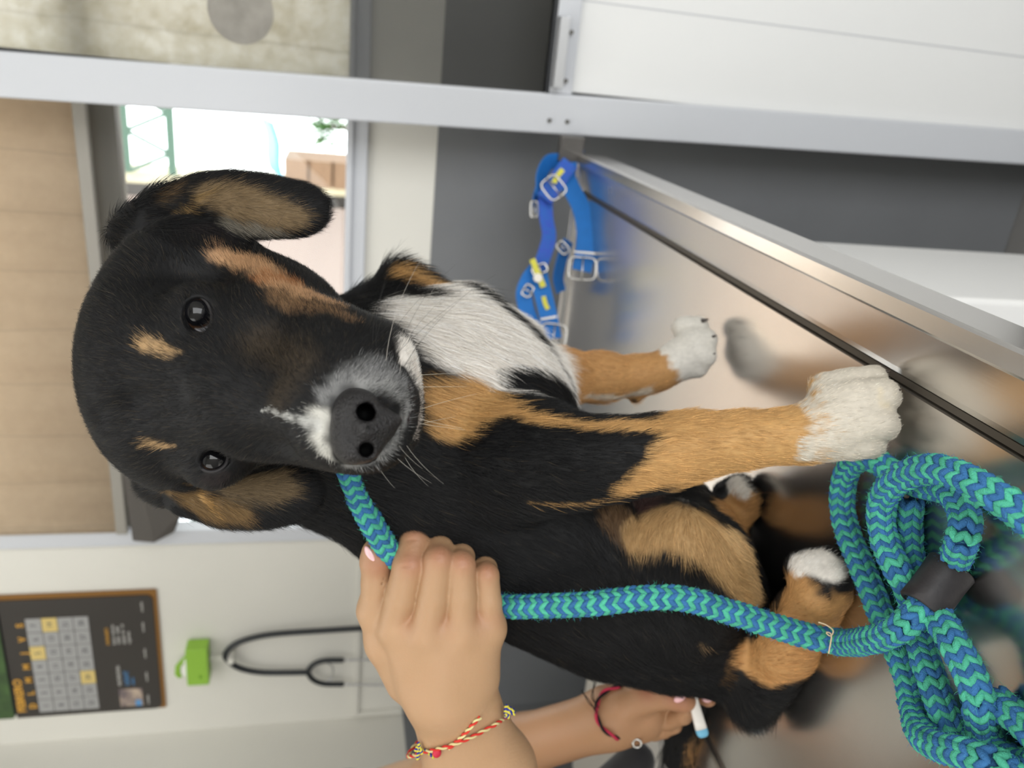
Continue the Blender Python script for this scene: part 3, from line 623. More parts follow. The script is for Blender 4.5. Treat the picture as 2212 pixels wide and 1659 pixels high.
# near foreleg
mk3([(1520, 968, .492), (1600, 950, .492), (1690, 942, .491), (1745, 938, .490)], TAN, [.038, .04, .042, .042], .15)
mk([(1330, 1062), (1400, 1030), (1470, 985), (1580, 960), (1700, 950)], TAN, [22, 42, 74, 80, 80], .22)
mk([(1140, 1088), (1300, 1080)], TAN, [7, 10], .5, .8); mk([(1460, 960), (1440, 925)], TAN, [50, 26], .3)
mk3([(1785, 925, .490), (1840, 900, .488), (1900, 890, .485)], (214, 206, 192), [.0245, .042, .045], .12); mk([(1745, 955), (1740, 985)], (214, 206, 192), [20, 22], .3)
mk([(1900, 840), (1915, 880)], (222, 208, 180), [10, 10], .6, .6)
# far foreleg
mk3([(1235, 815, .672), (1300, 815, .690), (1400, 812, .70)], TAN2, [.033, .04, .04], .1); mk3([(1470, 775, .706), (1500, 752, .704), (1530, 745, .70)], (240, 236, 228), [.024, .034, .036], .12)
mk([(1260, 860), (1340, 860), (1400, 845)], (215, 200, 180), [10, 12, 14], .4); mk([(1372, 866)], (60, 48, 40), 9, .4)
# hind legs
mk([(1320, 1110), (1370, 1150)], (104, 80, 56), [40, 44], .4); mk([(1400, 1085), (1430, 1075)], (70, 48, 46), [40, 26], .3)
mk([(1390, 1150), (1455, 1128), (1530, 1160), (1590, 1225), (1618, 1290)], (188, 152, 104), [50, 66, 66, 50, 34], .25); mk([(1575, 1150), (1620, 1220), (1638, 1300)], (214, 178, 128), [30, 26, 20], .3)
mk([(1745, 1345), (1700, 1410), (1645, 1440), (1610, 1420)], TAN2, [70, 78, 60, 40], .2); mk([(1715, 1290)], TAN2, 60, .3)
marks.append((np.array([G(1790, 1310, .014), G(1770, 1330, .014), G(1720, 1400, .016)]), np.array([.020, .024, .024]), np.array(TAN2, float), .2, 1.0)); mk([(1725, 1215), (1770, 1212), (1795, 1225)], WHT, [34, 34, 36], .3)
mk([(1580, 1470), (1620, 1530), (1670, 1530), (1705, 1500)], K, [40, 50, 34, 22], .25); mk([(1575, 1545), (1610, 1572)], (150, 122, 88), [9, 7], .5, .8)
mk([(1580, 1115), (1600, 1100)], TAN2, [60, 50], .2); mk([(1585, 1045), (1605, 1060)], WHT, [22, 22], .3)
mk3([(1492, 1545, .738), (1488, 1600, .738), (1478, 1650, .742)], TAN2, [.008, .0075, .005], .4); mk3([(1466, 1640, .742), (1472, 1680, .75)], TAN2, [.004, .004], .4)
mk([(1575, 1440), (1560, 1480)], (120, 88, 50), [10, 8], .6, .6)
# head
mk([(318, 745), (345, 752), (378, 766)], (186, 154, 112), [19, 21, 15], .8, .95); mk([(325, 955), (375, 960)], (180, 148, 106), [16, 13], .8, .95)
mk([(468, 548), (520, 562), (590, 600), (660, 632), (735, 660)], (178, 140, 104), [24, 34, 42, 36, 24], .6); mk([(600, 640), (690, 665), (760, 690)], (150, 116, 82), [36, 34, 22], .7, .5)
mk([(560, 600), (640, 610)], (150, 100, 62), [22, 20], .5, .8)
mk([(690, 905), (690, 950), (712, 985)], (214, 212, 204), [30, 32, 18], .9, .9); mk([(560, 884), (620, 900), (680, 925)], (190, 190, 186), [5, 10, 20], .6, .85)
mk([(700, 855), (750, 815), (830, 800), (880, 830)], GRY, [26, 40, 44, 30], .9, .36)
mk([(790, 830), (850, 840), (880, 880), (860, 940), (820, 985), (740, 1008)], (196, 196, 194), [32, 36, 26, 28, 26, 16], .9, .42)
mk([(893, 790), (906, 830), (909, 870), (905, 910), (894, 945)], (216, 206, 196), [16, 15, 14, 14, 10], .4); mk([(884, 828), (888, 870), (882, 915)], (40, 28, 30), [6, 7, 6], .35)
mk([(560, 740), (650, 780), (600, 860)], (84, 70, 52), [60, 60, 50], .9, .35)
# ears
mk([(430, 420), (500, 430), (580, 455), (640, 470)], (124, 104, 76), [30, 48, 46, 26], .5, .9); mk([(480, 478), (540, 498), (600, 500)], (128, 122, 110), [18, 20, 12], .5, .8)
mk([(372, 470), (405, 445), (445, 420)], (146, 118, 74), [9, 13, 12], .7, .9); mk([(340, 430), (370, 415)], (92, 72, 46), [22, 22], .9, .7); mk([(620, 400), (690, 430), (700, 490)], K, [24, 30, 24], .5); mk([(395, 490), (440, 492), (490, 512)], (26, 22, 24), [22, 30, 12], .4); mk([(560, 395), (620, 400)], K, [14, 20], .6)  # the near-black stroke paints shade in the hollow under the ear fold
mk([(380, 1065), (440, 1095), (520, 1110)], (124, 98, 62), [34, 36, 26], .5, .9); mk([(500, 1050), (580, 1050), (620, 1060)], (118, 100, 74), [40, 46, 30], .5, .9); mk([(405, 1045), (432, 1070), (462, 1098)], (182, 142, 84), [9, 9, 7], .5, .95)
mk([(600, 1110), (670, 1090), (690, 1040)], K, [24, 26, 24], .5); mk([(455, 1040), (480, 1030)], (40, 34, 34), [20, 18], .5)
for (ix, iy, a, b) in ((426, 681, 36, 48), (461, 993, 36, 30)): mk([(ix, iy-b*.4), (ix, iy+b*.4)], (22, 19, 20), a, .5)
def lin(c): c = np.asarray(c, float)/255; return np.where(c <= .04045, c/12.92, ((c+.055)/1.055)**2.4)
def coat_colour(p, jit=0.0):
    n1 = vnoise(p, 260, 1)*.5+vnoise(p, 90, 2)*.5; n2 = vnoise(p, 600, 3)
    col = np.tile(lin(K), (len(p), 1)); q = p+np.stack([n1, vnoise(p, 260, 5), vnoise(p, 260, 6)], 1)*.0025+(rng.normal(0, jit, p.shape) if jit else 0)
    for pts, rr, c, fe, amt in marks:
        lo = pts.min(0)-rr.max()*1.4; hi = pts.max(0)+rr.max()*1.4; m = np.all((q > lo) & (q < hi), 1)
        if not m.any(): continue
        d, par = seg_dist(q[m], pts); r = np.interp(par*(len(pts)-1), np.arange(len(pts)), rr) if len(pts) > 1 else rr[0]
        a = (1-smoothstep(1-fe, 1+fe*.3, d/r))*amt
        if jit and fe > .3: a = np.where(rng.random(len(a)) < a, np.minimum(1, a*1.1+.25), a*.18)
        col[m] = col[m]*(1-a[:, None])+lin(c)*a[:, None]
    return col*(1+n2*.12)[:, None]
M_skin = attrmat('dog_skin', .6, .25)
body = npmesh('body', dV, dQ, M_skin, dog, cols=coat_colour(dV)*.8); body['label'] = 'furred body of the dog, black with tan legs and white chest'
# ---- eyes
def eye(c, r, gaze, nm, white=None):
    c = np.asarray(c); g = gaze/np.linalg.norm(gaze); V = []; n, m = 40, 28
    a = np.cross(g, [0, 0, 1.]); a /= np.linalg.norm(a); b = np.cross(g, a); cols = []
    for j in range(m+1):
        th = PI*(j/m)**1.25; bulge = 1+.06*math.exp(-(th/.5)**2)
        for k in range(n):
            ph = 2*PI*k/n; V.append(c+r*bulge*(math.cos(th)*g+math.sin(th)*(math.cos(ph)*a+math.sin(ph)*b)))
            if th < .46: cc = (.004, .004, .005)
            elif th < .86: s = .75+.25*math.sin(k*5.3)+.2*math.sin(k*2.1); cc = (.070*s, .034*s, .016*s)
            elif th < 1.18: cc = (.008, .005, .004)
            else: cc = (.10, .08, .075)
            if white is not None and (V[-1]-c)@white > r*.62 and th > .62: cc = (.42, .42, .44)
            cols.append(cc)
    Fc = [(j*n+k, j*n+n+k, j*n+n+(k+1) % n, j*n+(k+1) % n) for j in range(m) for k in range(n)]
    m_ = bpy.data.materials.get('wet_eye') or attrmat('wet_eye', .05, .4)
    return npmesh('eye', V, Fc, m_, dog, cols=np.array(cols))
W_ = P(450, 722, t1_)-P(426, 681, t1_); W_ /= np.linalg.norm(W_)
for (e, r) in EYES:
    c = P(*e); gz_ = CAM-c; gz_ = gz_/np.linalg.norm(gz_); o = eye(c, r, gz_+(.10*RT if e[1] < 800 else .12*RT), 'eye', white=(W_ if e[1] < 800 else None)); o['label'] = 'dark brown glossy eye'
for (e, r), (ca, cb, ang) in zip(EYES, ((30, 41, -14), (31, 24, -20))):
    c = P(*e); pts = []; a0 = math.radians(ang)
    for k in range(36):
        th = 2*PI*k/36; x_, y_ = ca*1.06*math.cos(th), cb*1.06*math.sin(th); d_ = ray(e[0]+x_*math.cos(a0)-y_*math.sin(a0), e[1]+x_*math.sin(a0)+y_*math.cos(a0)); oc = CAM-c
        A_, B_, C_ = d_@d_, 2*(oc@d_), oc@oc-(r+.0011)**2; q_ = B_*B_-4*A_*C_; pts.append(CAM+d_*((-B_-math.sqrt(max(q_, 0)))/(2*A_)))
    MB().tube(pts, .0011, 10, closed=True).build('eyelid', mat('eyelid_rim', rgb(22, 18, 20), .6), dog, smooth=True)
# ---- nose leather, sculpted at a finer grid
nc = P(778, 918, .330); NS = Sculpt(*[np.arange(nc[i]-.028, nc[i]+.028, .0006) for i in range(3)])
def N(ix, iy, t, rx, ry, d, ang=0, k=.003, op='add'): NS.ell(P(ix, iy, t), (rx*t/F, ry*t/F, d), irot(ang), k, op)
N(757, 922, .334, 42, 76, .0115, 3, .003); N(775, 878, .332, 44, 38, .010, 0, .005); N(778, 968, .333, 44, 34, .010, 0, .005)
N(800, 925, .333, 44, 50, .009, 0, .004); N(828, 915, .335, 30, 30, .007, 0, .005)
NS.cap(P(790, 922, .324), P(858, 908, .333), .0042, .0018, .004)
NS.cap(P(786, 886, .312), P(790, 892, .348), .0028, .0040, .002, 'sub'); NS.cap(P(794, 894, .316), P(794, 898, .340), .0022, .0034, .002, 'sub'); NS.cap(P(800, 872, .318), P(796, 884, .326), .0010, .0020, .002, 'sub'); NS.cap(P(792, 972, .314), P(790, 970, .350), .0024, .0036, .002, 'sub'); NS.cap(P(776, 976, .318), P(792, 972, .326), .0012, .0022, .002, 'sub')
NS.cap(P(800, 880, .322), P(806, 862, .324), .0022, .001, .002, 'sub'); NS.cap(P(800, 980, .325), P(808, 990, .328), .0020, .001, .002, 'sub')
NS.chain([P(x_, y_, z_) for x_, y_, z_ in ((800, 924, .3205), (830, 916, .3235), (858, 908, .3275))], [.0013]*3, .0008, 'sub'); NS.cap(P(812, 860, .322), P(792, 846, .326), .0011, .0009, .001, 'sub')
nV, nQ = NS.mesh(); nV = relax(nV, nQ, 2)
M_nose = mat('nose_leather', rgb(24, 22, 24), .34, spec=.45, bump=.7, bscale=900, var=.25, vscale=200)
o = npmesh('nose', nV, nQ, M_nose, dog); o['label'] = 'black moist nose leather'
del NS
# ---- claws
M_claw = mat('claw_horn', rgb(60, 50, 44), .3)
def claw(p0, p1, p2, r=.0024): MB().tube(spline([p0, p1, p2], 8), list(np.linspace(r, .0005, 8)), 10).build('claw', M_claw, dog, smooth=True)
for ix, iy, t in ((1896, 812, .484), (1918, 852, .470), (1916, 912, .468), (1892, 960, .472)):
    a = P(ix+3, iy, t+.002); claw(a, a-FW*.002+np.array([0, 0, -.002])+RT*.002, a-FW*.004+np.array([0, 0, -.006])+RT*.003, .0019)
for ix, iy, t in ((1516, 694, .704), (1532, 730, .694), (1530, 768, .690)):
    a = P(ix, iy, t); claw(a, a-FW*.002+np.array([0, 0, -.003])+RT*.001, a-FW*.003+np.array([0, 0, -.006])+RT*.002)
for ix, iy in ((1806, 1205), (1822, 1240), (1820, 1284), (1803, 1320)):
    a = G(ix, iy, .008); claw(a, a-FW*.004+np.array([0, 0, -.002])+RT*.004, a-FW*.006+np.array([0, 0, -.006])+RT*.006)
# ---- fur
fa = .5*np.linalg.norm(np.cross(dV[dQ[:, 2]]-dV[dQ[:, 0]], dV[dQ[:, 3]]-dV[dQ[:, 1]]), axis=1)
fc = dV[dQ].mean(1); fn = dN[dQ].mean(1); fn /= np.linalg.norm(fn, axis=1)[:, None]
nose_tip = P(740, 918, .332); HEADC = P(480, 800, .42)
def region(p):
    """0 body, 1 face and skull, 2 upper ear, 3 lower ear"""
    v = p-CAM; t = v@FW; ix = 1106+F*(v@DN)/t; iy = 829.5-F*(v@RT)/t
    head = (np.linalg.norm(p-P(560, 830, .41), axis=1) < .128) & (t < .475) & (p[:, 2] > 1.19)
    e1 = head & (iy < 522-(np.clip(430-ix, 0, 200))*.1) & (ix > 300); e2 = head & (iy > 1008) & (ix > 360) & (t > .415)
    return np.where(e2, 3, np.where(e1, 2, np.where(head, 1, 0))), ix, iy, t
reg, fix, fiy, ft = region(fc)
# bone lines with their lie of the hair: (points, direction, length)
def W(a, b): v = P(*b)-P(*a); return v/np.linalg.norm(v)
lies = [
 (P(1000, 1050, .56), W((900, 1000, .55), (1300, 1150, .60))+.1*DN, .010), (P(1250, 1250, .57), W((1000, 1100, .58), (1450, 1350, .60)), .010), (P(1100, 1300, .58), W((900, 1200, .58), (1350, 1400, .62)), .010),
 (P(1450, 1450, .60), W((1300, 1400, .60), (1600, 1550, .62)), .012), (P(900, 720, .56), W((830, 640, .56), (1050, 800, .57))+.3*DN, .018), (P(1080, 740, .58), W((900, 680, .58), (1200, 840, .6)), .016),
 (P(960, 880, .52), W((900, 850, .52), (1060, 900, .51)), .014), (P(1130, 960, .50), DN-.1*RT, .011), (P(1400, 980, .48), DN, .0085), (P(1650, 950, .48), DN, .007), (P(1750, 940, .48), DN-.05*FW, .006), (P(1850, 880, .48), DN+.5*RT, .0024),
 (P(1300, 815, .68), DN, .007), (P(1500, 750, .69), DN+.4*RT, .0034), (P(1180, 850, .61), DN-.3*RT, .014),
 (P(1450, 1150, .54), -.3*DN-RT, .010), (P(1580, 1230, .56), DN-.6*RT, .009), (P(1480, 1300, .54), .5*DN-RT, .011), (P(1700, 1420, .56), DN+.5*RT, .007), (P(1620, 1530, .62), .3*DN-RT, .014), (P(1790, 1230, .52), DN+.6*RT, .0036), (P(1600, 1080, .64), DN+.3*RT, .006),
 (P(1340, 1120, .64), DN-.3*RT, .016), (P(1470, 1600, .69), -RT, .022), (P(760, 650, .56), DN-.2*RT, .018), (P(860, 1050, .52), DN-.6*RT, .012), (P(740, 1080, .56), DN-.8*RT, .014)]
LP_ = np.array([l[0] for l in lies]); LD = np.array([l[1]/np.linalg.norm(l[1]) for l in lies]); LL = np.array([l[2] for l in lies])
def groom(p, n, reg, ix, iy):
    w = np.stack([np.exp(-(np.linalg.norm(p-c, axis=1)/.035)**2)+1e-6/(np.linalg.norm(p-c, axis=1)**2+1e-6)*.1 for c in LP_], 1); w /= w.sum(1)[:, None]
    d = w@LD; L = w@LL
    h = reg == 1; d[h] = (p[h]-nose_tip)/np.linalg.norm(p[h]-nose_tip, axis=1)[:, None]
    dn = np.linalg.norm(p[h]-nose_tip, axis=1); L[h] = np.interp(dn, [0, .02, .05, .09, .14, .2], [.0022, .0042, .0055, .006, .007, .009])
    ek = np.ones(h.sum())
    for (e, r) in EYES: ek = np.minimum(ek, smoothstep(.012, .018, np.linalg.norm(p[h]-P(*e), axis=1)))
    L[h] *= (.5+.5*ek)
    e = reg == 2; d[e] = DN*.9-RT*.35*np.sin((ix[e]-300)/120.)[:, None]+.45*RT*np.clip((470-iy[e])/60., -1, 1)[:, None]; L[e] = np.interp(ix[e], [300, 420, 560, 720], [.011, .008, .006, .006])
    e = reg == 3; d[e] = DN*.9-RT*(.2+.5*np.clip((iy[e]-1060)/60., -1, 1))[:, None]; L[e] = np.interp(ix[e], [340, 460, 700], [.009, .007, .006])
    d = d-n*np.sum(d*n, 1)[:, None]; d /= np.linalg.norm(d, axis=1)[:, None]+1e-9
    return d, L
facing = np.sum((fc-CAM)*fn, 1)/np.linalg.norm(fc-CAM, axis=1)          # <0 faces the photographer
wgt = fa*np.where(reg > 0, 3.4, 1.0)*np.clip((.62/np.maximum(ft, .3))**2, .6, 2)*np.where(facing < .25, 1, .22)
wgt[fc[:, 2] < ZT+.004] = 0
NH = 330000
fi = rng.choice(len(dQ), NH, p=wgt/wgt.sum())
u, v = rng.random(NH), rng.random(NH); q = dV[dQ[fi]]
rp_ = (q[:, 0]*((1-u)*(1-v))[:, None]+q[:, 1]*(u*(1-v))[:, None]+q[:, 2]*(u*v)[:, None]+q[:, 3]*((1-u)*v)[:, None])
nq = dN[dQ[fi]]; rn = (nq[:, 0]*((1-u)*(1-v))[:, None]+nq[:, 1]*(u*(1-v))[:, None]+nq[:, 2]*(u*v)[:, None]+nq[:, 3]*((1-u)*v)[:, None]); rn /= np.linalg.norm(rn, axis=1)[:, None]
rg_, rix, riy, rt_ = region(rp_)
d, L = groom(rp_, rn, rg_, rix, riy)
# leave eyeballs, lids, nose, mouth line bare
keep = np.ones(NH, bool)
for (e, r) in EYES: keep &= np.linalg.norm(rp_-P(*e), axis=1) > r+.0016
nd, _ = seg_dist(rp_, [P(757, 880, .334), P(760, 960, .336)]); keep &= nd > .0088
nd, _ = seg_dist(rp_, [P(790, 922, .332), P(852, 908, .337)]); keep &= nd > .0046
nd, _ = seg_dist(rp_, mouth[1:4]); keep &= nd > .0026
rp_, rn, d, L, rg_ = rp_[keep], rn[keep], d[keep], L[keep], rg_[keep]; NH = len(rp_)
L = L*rng.uniform(.65, 1.25, NH)*np.where(rng.random(NH) < .01, 1.5, 1)
lift = np.where(rg_ > 0, .20, .24)*rng.uniform(.5, 1.6, NH)
sw = np.stack([vnoise(rp_, 70, 11+i) for i in range(3)], 1)*.30+rng.normal(0, .11, (NH, 3)); dd = d+sw; dd = dd-rn*np.sum(dd*rn, 1)[:, None]; dd /= np.linalg.norm(dd, axis=1)[:, None]
NP = 4; tt = np.linspace(0, 1, NP); pos = np.zeros((NH, NP, 3), np.float32); cl = rng.normal(0, 1, (NH, 3))
for k, s in enumerate(tt):
    pos[:, k] = rp_-rn*.0006+dd*(L*s*(1-.0*s))[:, None]+rn*(L*lift*(s*1.5-.75*s*s))[:, None]+cl*(L*.05*s*s)[:, None]+np.array([0, 0, -1.])*(L*.05*s*s)[:, None]
pos[:, :, 2] = np.maximum(pos[:, :, 2], ZT+.0009)
rad0 = np.where(rg_ > 0, .000050, .000085)*rng.uniform(.7, 1.3, NH)
radii = (rad0[:, None]*np.array([1, .9, .65, .15])[None]).astype(np.float32)
hc = coat_colour(rp_, .0012)*np.exp(rng.normal(0, .22, NH))[:, None]
# odd pale hairs among the black, as on the muzzle
b = (hc.sum(1) < .06) & (rng.random(NH) < np.where(rg_ == 1, .07, .015)); hc[b] = hc[b]*3+np.array([.05, .035, .015])
def curves(name, pos, radii, cols, m, parent):
    n, k = pos.shape[:2]; cu = bpy.data.hair_curves.new(name); cu.add_curves([k]*n)
    cu.attributes['position'].data.foreach_set('vector', pos.reshape(-1).astype(np.float32))
    ra = cu.attributes.get('radius') or cu.attributes.new('radius', 'FLOAT', 'POINT'); ra.data.foreach_set('value', radii.reshape(-1).astype(np.float32))
    ca = cu.attributes.new('Col', 'FLOAT_COLOR', 'CURVE'); cc = np.ones((n, 4), np.float32); cc[:, :3] = cols; ca.data.foreach_set('color', cc.ravel())
    cu.materials.append(m); return link(name, cu, parent)
M_fur = attrmat('short_dog_fur', .5, .3)
fur = curves('fur', pos, radii, np.clip(hc, 0, 1), M_fur, dog); fur['kind'] = 'stuff'
# whiskers and stray long hairs
wh = []; wcol = []
def whisk(ix, iy, dx, dy, dz, Lw, c):
    p = S_(ix, iy); dr = DN*dx-RT*dy-FW*dz; dr = dr/np.linalg.norm(dr); s = np.linspace(0, 1, 8); wh.append(np.array([p+dr*Lw*a+np.array([0, 0, -1.])*Lw*.25*a*a for a in s])); wcol.append(c)
for i in range(12):
    a = random.uniform(0, 1); ix = 800+80*a; iy = 740+70*a+random.uniform(-15, 15)
    whisk(ix, iy, .3+random.uniform(-.3, .6), -1, random.uniform(.0, .6), random.uniform(.03, .055), (.02, .02, .02) if random.random() < .75 else (.6, .56, .5))
for i in range(5): whisk(840+random.uniform(-40, 50), 975+random.uniform(-15, 15), .6+random.uniform(-.3, .6), 1, random.uniform(.0, .5), random.uniform(.012, .022), (.5, .47, .42))
for i in range(6): whisk(905+random.uniform(-5, 8), 840+random.uniform(-30, 80), 1, random.uniform(-.4, .4), .4, random.uniform(.012, .025), (.8, .74, .6))
for i in range(4): whisk(560+random.uniform(-20, 60), 560+random.uniform(-5, 30), .3, -1, .2, random.uniform(.02, .04), (.02, .02, .02))
wh = np.array(wh); curves('whiskers', wh, np.tile(np.linspace(.00007, .00002, 8), (len(wh), 1)), np.array(wcol), M_fur, dog)
# ================================================================== THE LEASH
ls = thing('dog_leash', 'braided blue and teal rope leash from the dog neck to a coil on the table', 'leash', tuple(G(1990, 1300)))
def Gh(ix, iy, h): return G(ix, iy, h)
RR = .0086
Ncn = P(800, 872, .562)
main = [P(700, 740, .500), P(712, 820, .486), P(722, 890, .480), P(732, 950, .482), P(748, 1005, .488), P(772, 1070, .500), P(806, 1135, .506), P(845, 1195, .518), P(905, 1245, .530), P(990, 1285, .536), P(1080, 1309, .534), P(1180, 1309, .522), P(1290, 1303, .512), P(1400, 1291, .508), P(1490, 1296, .507), P(1570, 1320, .508), P(1650, 1345, .508), P(1740, 1372, .505), P(1820, 1388, .498)]
SLV0, SLV1, SLV2 = (1992, 1312, .428), (2024, 1268, .430), (2056, 1225, .432)
main += [(P(*p) if p[2] > .2 else Gh(*p)) for p in ((1890, 1380, .032), (1950, 1352, .034), SLV0, SLV1, SLV2, (2079, 1165, .017), (2085, 1118, .013), (2066, 1076, .0105), (2030, 1055, .0095), (1985, 1045, .0095), (1940, 1030, .0095), (1908, 1006, .012), (1879, 989, .016), (1847, 996, .016), (1826, 1028, .014), (1819, 1092, .012), (1833, 1156, .011), (1856, 1211, .010), (1879, 1266, .0095), (1900, 1320, .0095), (1932, 1390, .0095), (1960, 1460, .0095), (1974, 1530, .014), (1992, 1588, .026), (2032, 1613, .032), (2085, 1628, .032), (2149, 1650, .028), (2215, 1680, .014), (2290, 1640, .010), (2350, 1500, .010), (2360, 1320, .010), (2300, 1190, .012), (2212, 1115, .020), (2163, 1078, .026), (2103, 1042, .031), (2039, 1016, .033), (1989, 1016, .033), (1938, 1038, .031), (1908, 1076, .028), (1904, 1130, .026), (1916, 1184, .025), (1941, 1234, .023), (1964, 1278, .018), (1978, 1330, .012), (1992, 1400, .0125), (2014, 1470, .015), (2036, 1535, .013), (2066, 1590, .0095), (2110, 1640, .009), (2160, 1690, .009))]
tail = [Gh(*p) for p in ((1966, 1080, .009), (1962, 1140, .009), (1968, 1200, .009), (1990, 1270, .012), (2024, 1328, .020), (2058, 1385, .024), (2092, 1449, .022), (2115, 1515, .020), (2124, 1580, .012), (2150, 1622, .010), (2230, 1660, .009), (2268, 1625, .009), (2225, 1572, .009), (2170, 1528, .009), (2140, 1500, .009))]
TEAL = lin((82, 182, 152)); BLUE = lin((58, 112, 166))
def braid(name, ctrl, parent, m):
    c = spline(np.array(ctrl), 1600); c[:, 2] = np.maximum(c[:, 2], ZT+RR+.0008); L = np.r_[0, np.cumsum(np.linalg.norm(np.diff(c, axis=0), axis=1))]; tot = L[-1]
    T = np.gradient(c, axis=0); T /= np.linalg.norm(T, axis=1)[:, None]; Nn = np.zeros_like(T); n0 = np.cross(T[0], [.3, .5, .8]); n0 /= np.linalg.norm(n0); Nn[0] = n0
    for i in range(1, len(T)):
        v = Nn[i-1]-T[i]*(Nn[i-1]@T[i]); Nn[i] = v/np.linalg.norm(v)
    Bn = np.cross(T, Nn); pitch = .0039; nr = int(tot/pitch); Kc = 10
    # unit stitch
    un, um = 8, 6; S = []
    for j in range(um+1):
        th = PI*j/um
        for k in range(un): S.append((math.cos(th), math.sin(th)*math.cos(2*PI*k/un), math.sin(th)*math.sin(2*PI*k/un)))
    S = np.array(S); S[:, 1:] *= (1-.15*S[:, :1]**2)
    Ff = np.array([(j*un+k, j*un+un+k, j*un+un+(k+1) % un, j*un+(k+1) % un) for j in range(um) for k in range(un)])
    V = []; Fc = []; cols = []; r_ = np.random.default_rng(5); cnt = 0
    for i in range(nr):
        for j in range(Kc):
            s = (i+.5)*pitch+(0.0 if j % 2 else 0.0); th = 2*PI*j/Kc+.2+.15*math.sin(s*9); lean = math.radians(36)*(1 if j % 2 else -1)
            idx = np.interp(s, L, np.arange(len(L))); a = int(idx); t_, n_, b_, p_ = T[a], Nn[a], Bn[a], c[a]+(c[min(a+1, len(c)-1)]-c[a])*(idx-a)
            rad = math.cos(th)*n_+math.sin(th)*b_; tan = -math.sin(th)*n_+math.cos(th)*b_
            ax = math.cos(lean)*t_+math.sin(lean)*tan; ax = ax+rad*.10; ax /= np.linalg.norm(ax); w_ = np.cross(rad, ax); w_ /= np.linalg.norm(w_); u_ = np.cross(ax, w_)
            o = p_+rad*(RR-.0026)+r_.normal(0, .00018, 3); q = S*np.array([.0048, .0021, .0025])*r_.uniform(.93, 1.07, 3)
            V.append(o+q[:, :1]*ax+q[:, 1:2]*w_+q[:, 2:]*u_-rad*(q[:, :1]**2)*60*.35); Fc.append(Ff+cnt*len(S)); cnt += 1
            cols.append(np.tile((TEAL if i % 2 else BLUE)*r_.uniform(.82, 1.15), (len(S), 1)))
    # inner core keeps light from passing between the stitches
    mb = MB().tube(c[::6], RR-.0035, 10); base = cnt*len(S); V.append(np.array(mb.v)); cols.append(np.tile(BLUE*.5, (len(mb.v), 1)))
    o = npmesh(name, np.vstack(V), np.vstack(Fc).tolist()+[tuple(i+base for i in f) for f in mb.f], m, parent, cols=np.vstack(cols))
    # loose fibres
    nf = int(tot*5200); s = r_.uniform(0, tot, nf); a = np.clip(np.searchsorted(L, s), 0, len(c)-1); th = r_.uniform(0, 2*PI, nf); rad = np.cos(th)[:, None]*Nn[a]+np.sin(th)[:, None]*Bn[a]
    d = rad*r_.uniform(.2, 1, nf)[:, None]+T[a]*r_.normal(0, 1, nf)[:, None]+r_.normal(0, .5, (nf, 3)); d /= np.linalg.norm(d, axis=1)[:, None]; ln = r_.uniform(.0012, .0034, nf)
    pts = np.stack([c[a]+rad*(RR-.0008)+d*(ln*u)[:, None]+rad*(ln*.15*math.sin(u*3))[:, None] for u in (0, .35, .7, 1)], 1); pts[:, :, 2] = np.maximum(pts[:, :, 2], ZT+.0005)
    cc = np.where(r_.random(nf)[:, None] < .5, TEAL, BLUE)*1.2
    f = curves(name+'_fibres', pts, np.tile([.00005, .00005, .00004, .00002], (nf, 1)), cc, M_fib, o); f['kind'] = 'stuff'
    return o
M_rope = attrmat('braided_cotton', .75, .2, bump=.6, bscale=1400); M_fib = attrmat('cotton_fibre', .8, .1)
o = braid('rope', main, ls, M_rope); braid('rope_tail', tail, ls, M_rope)
# black rubber keeper over the doubled rope
ka, kb = P(*SLV0), P(*SLV2); ax = kb-ka; ax /= np.linalg.norm(ax); up = -FW+ax*(ax@FW); up /= np.linalg.norm(up); sd = np.cross(ax, up); ctr = (ka+kb)/2
kp = MB(); V = []; Fc = []; nn = 40; prof_ = [(-.0145, 1.0), (-.0135, 1.07), (-.005, 1.03), (.005, 1.03), (.0135, 1.07), (.0145, 1.0), (.0145, .86), (0, .86), (-.0145, .86)]
for x_, s_ in prof_:
    for k in range(nn):
        a = 2*PI*k/nn; ca, sa = math.cos(a), math.sin(a); V.append(ctr+ax*x_+sd*math.copysign(abs(ca)**.8, ca)*.0118*s_+up*math.copysign(abs(sa)**.8, sa)*.0104*s_)
m_ = len(prof_)
for i in range(m_):
    for k in range(nn): Fc.append((i*nn+k, ((i+1) % m_)*nn+k, ((i+1) % m_)*nn+(k+1) % nn, i*nn+(k+1) % nn))
kp.add(V, Fc).build('keeper_sleeve', mat('black_worn_rubber', rgb(30, 28, 32), .55, varcol=rgb(48, 44, 46), vscale=60, bump=.2, bscale=200), ls, smooth=True, label='black rubber sleeve')
st_ = MB().tube(spline([P(a, b, .4925) for a, b in [(1768, 1344), (1785, 1350), (1800, 1362), (1794, 1374), (1784, 1366), (1796, 1372), (1790, 1412)]], 30), .00045, 6)
o = st_.build('straw_bit', mat('dry_straw', rgb(214, 190, 158), .7), smooth=True); tag(o, 'thin pale straw caught on the leash above the coil', 'straw')

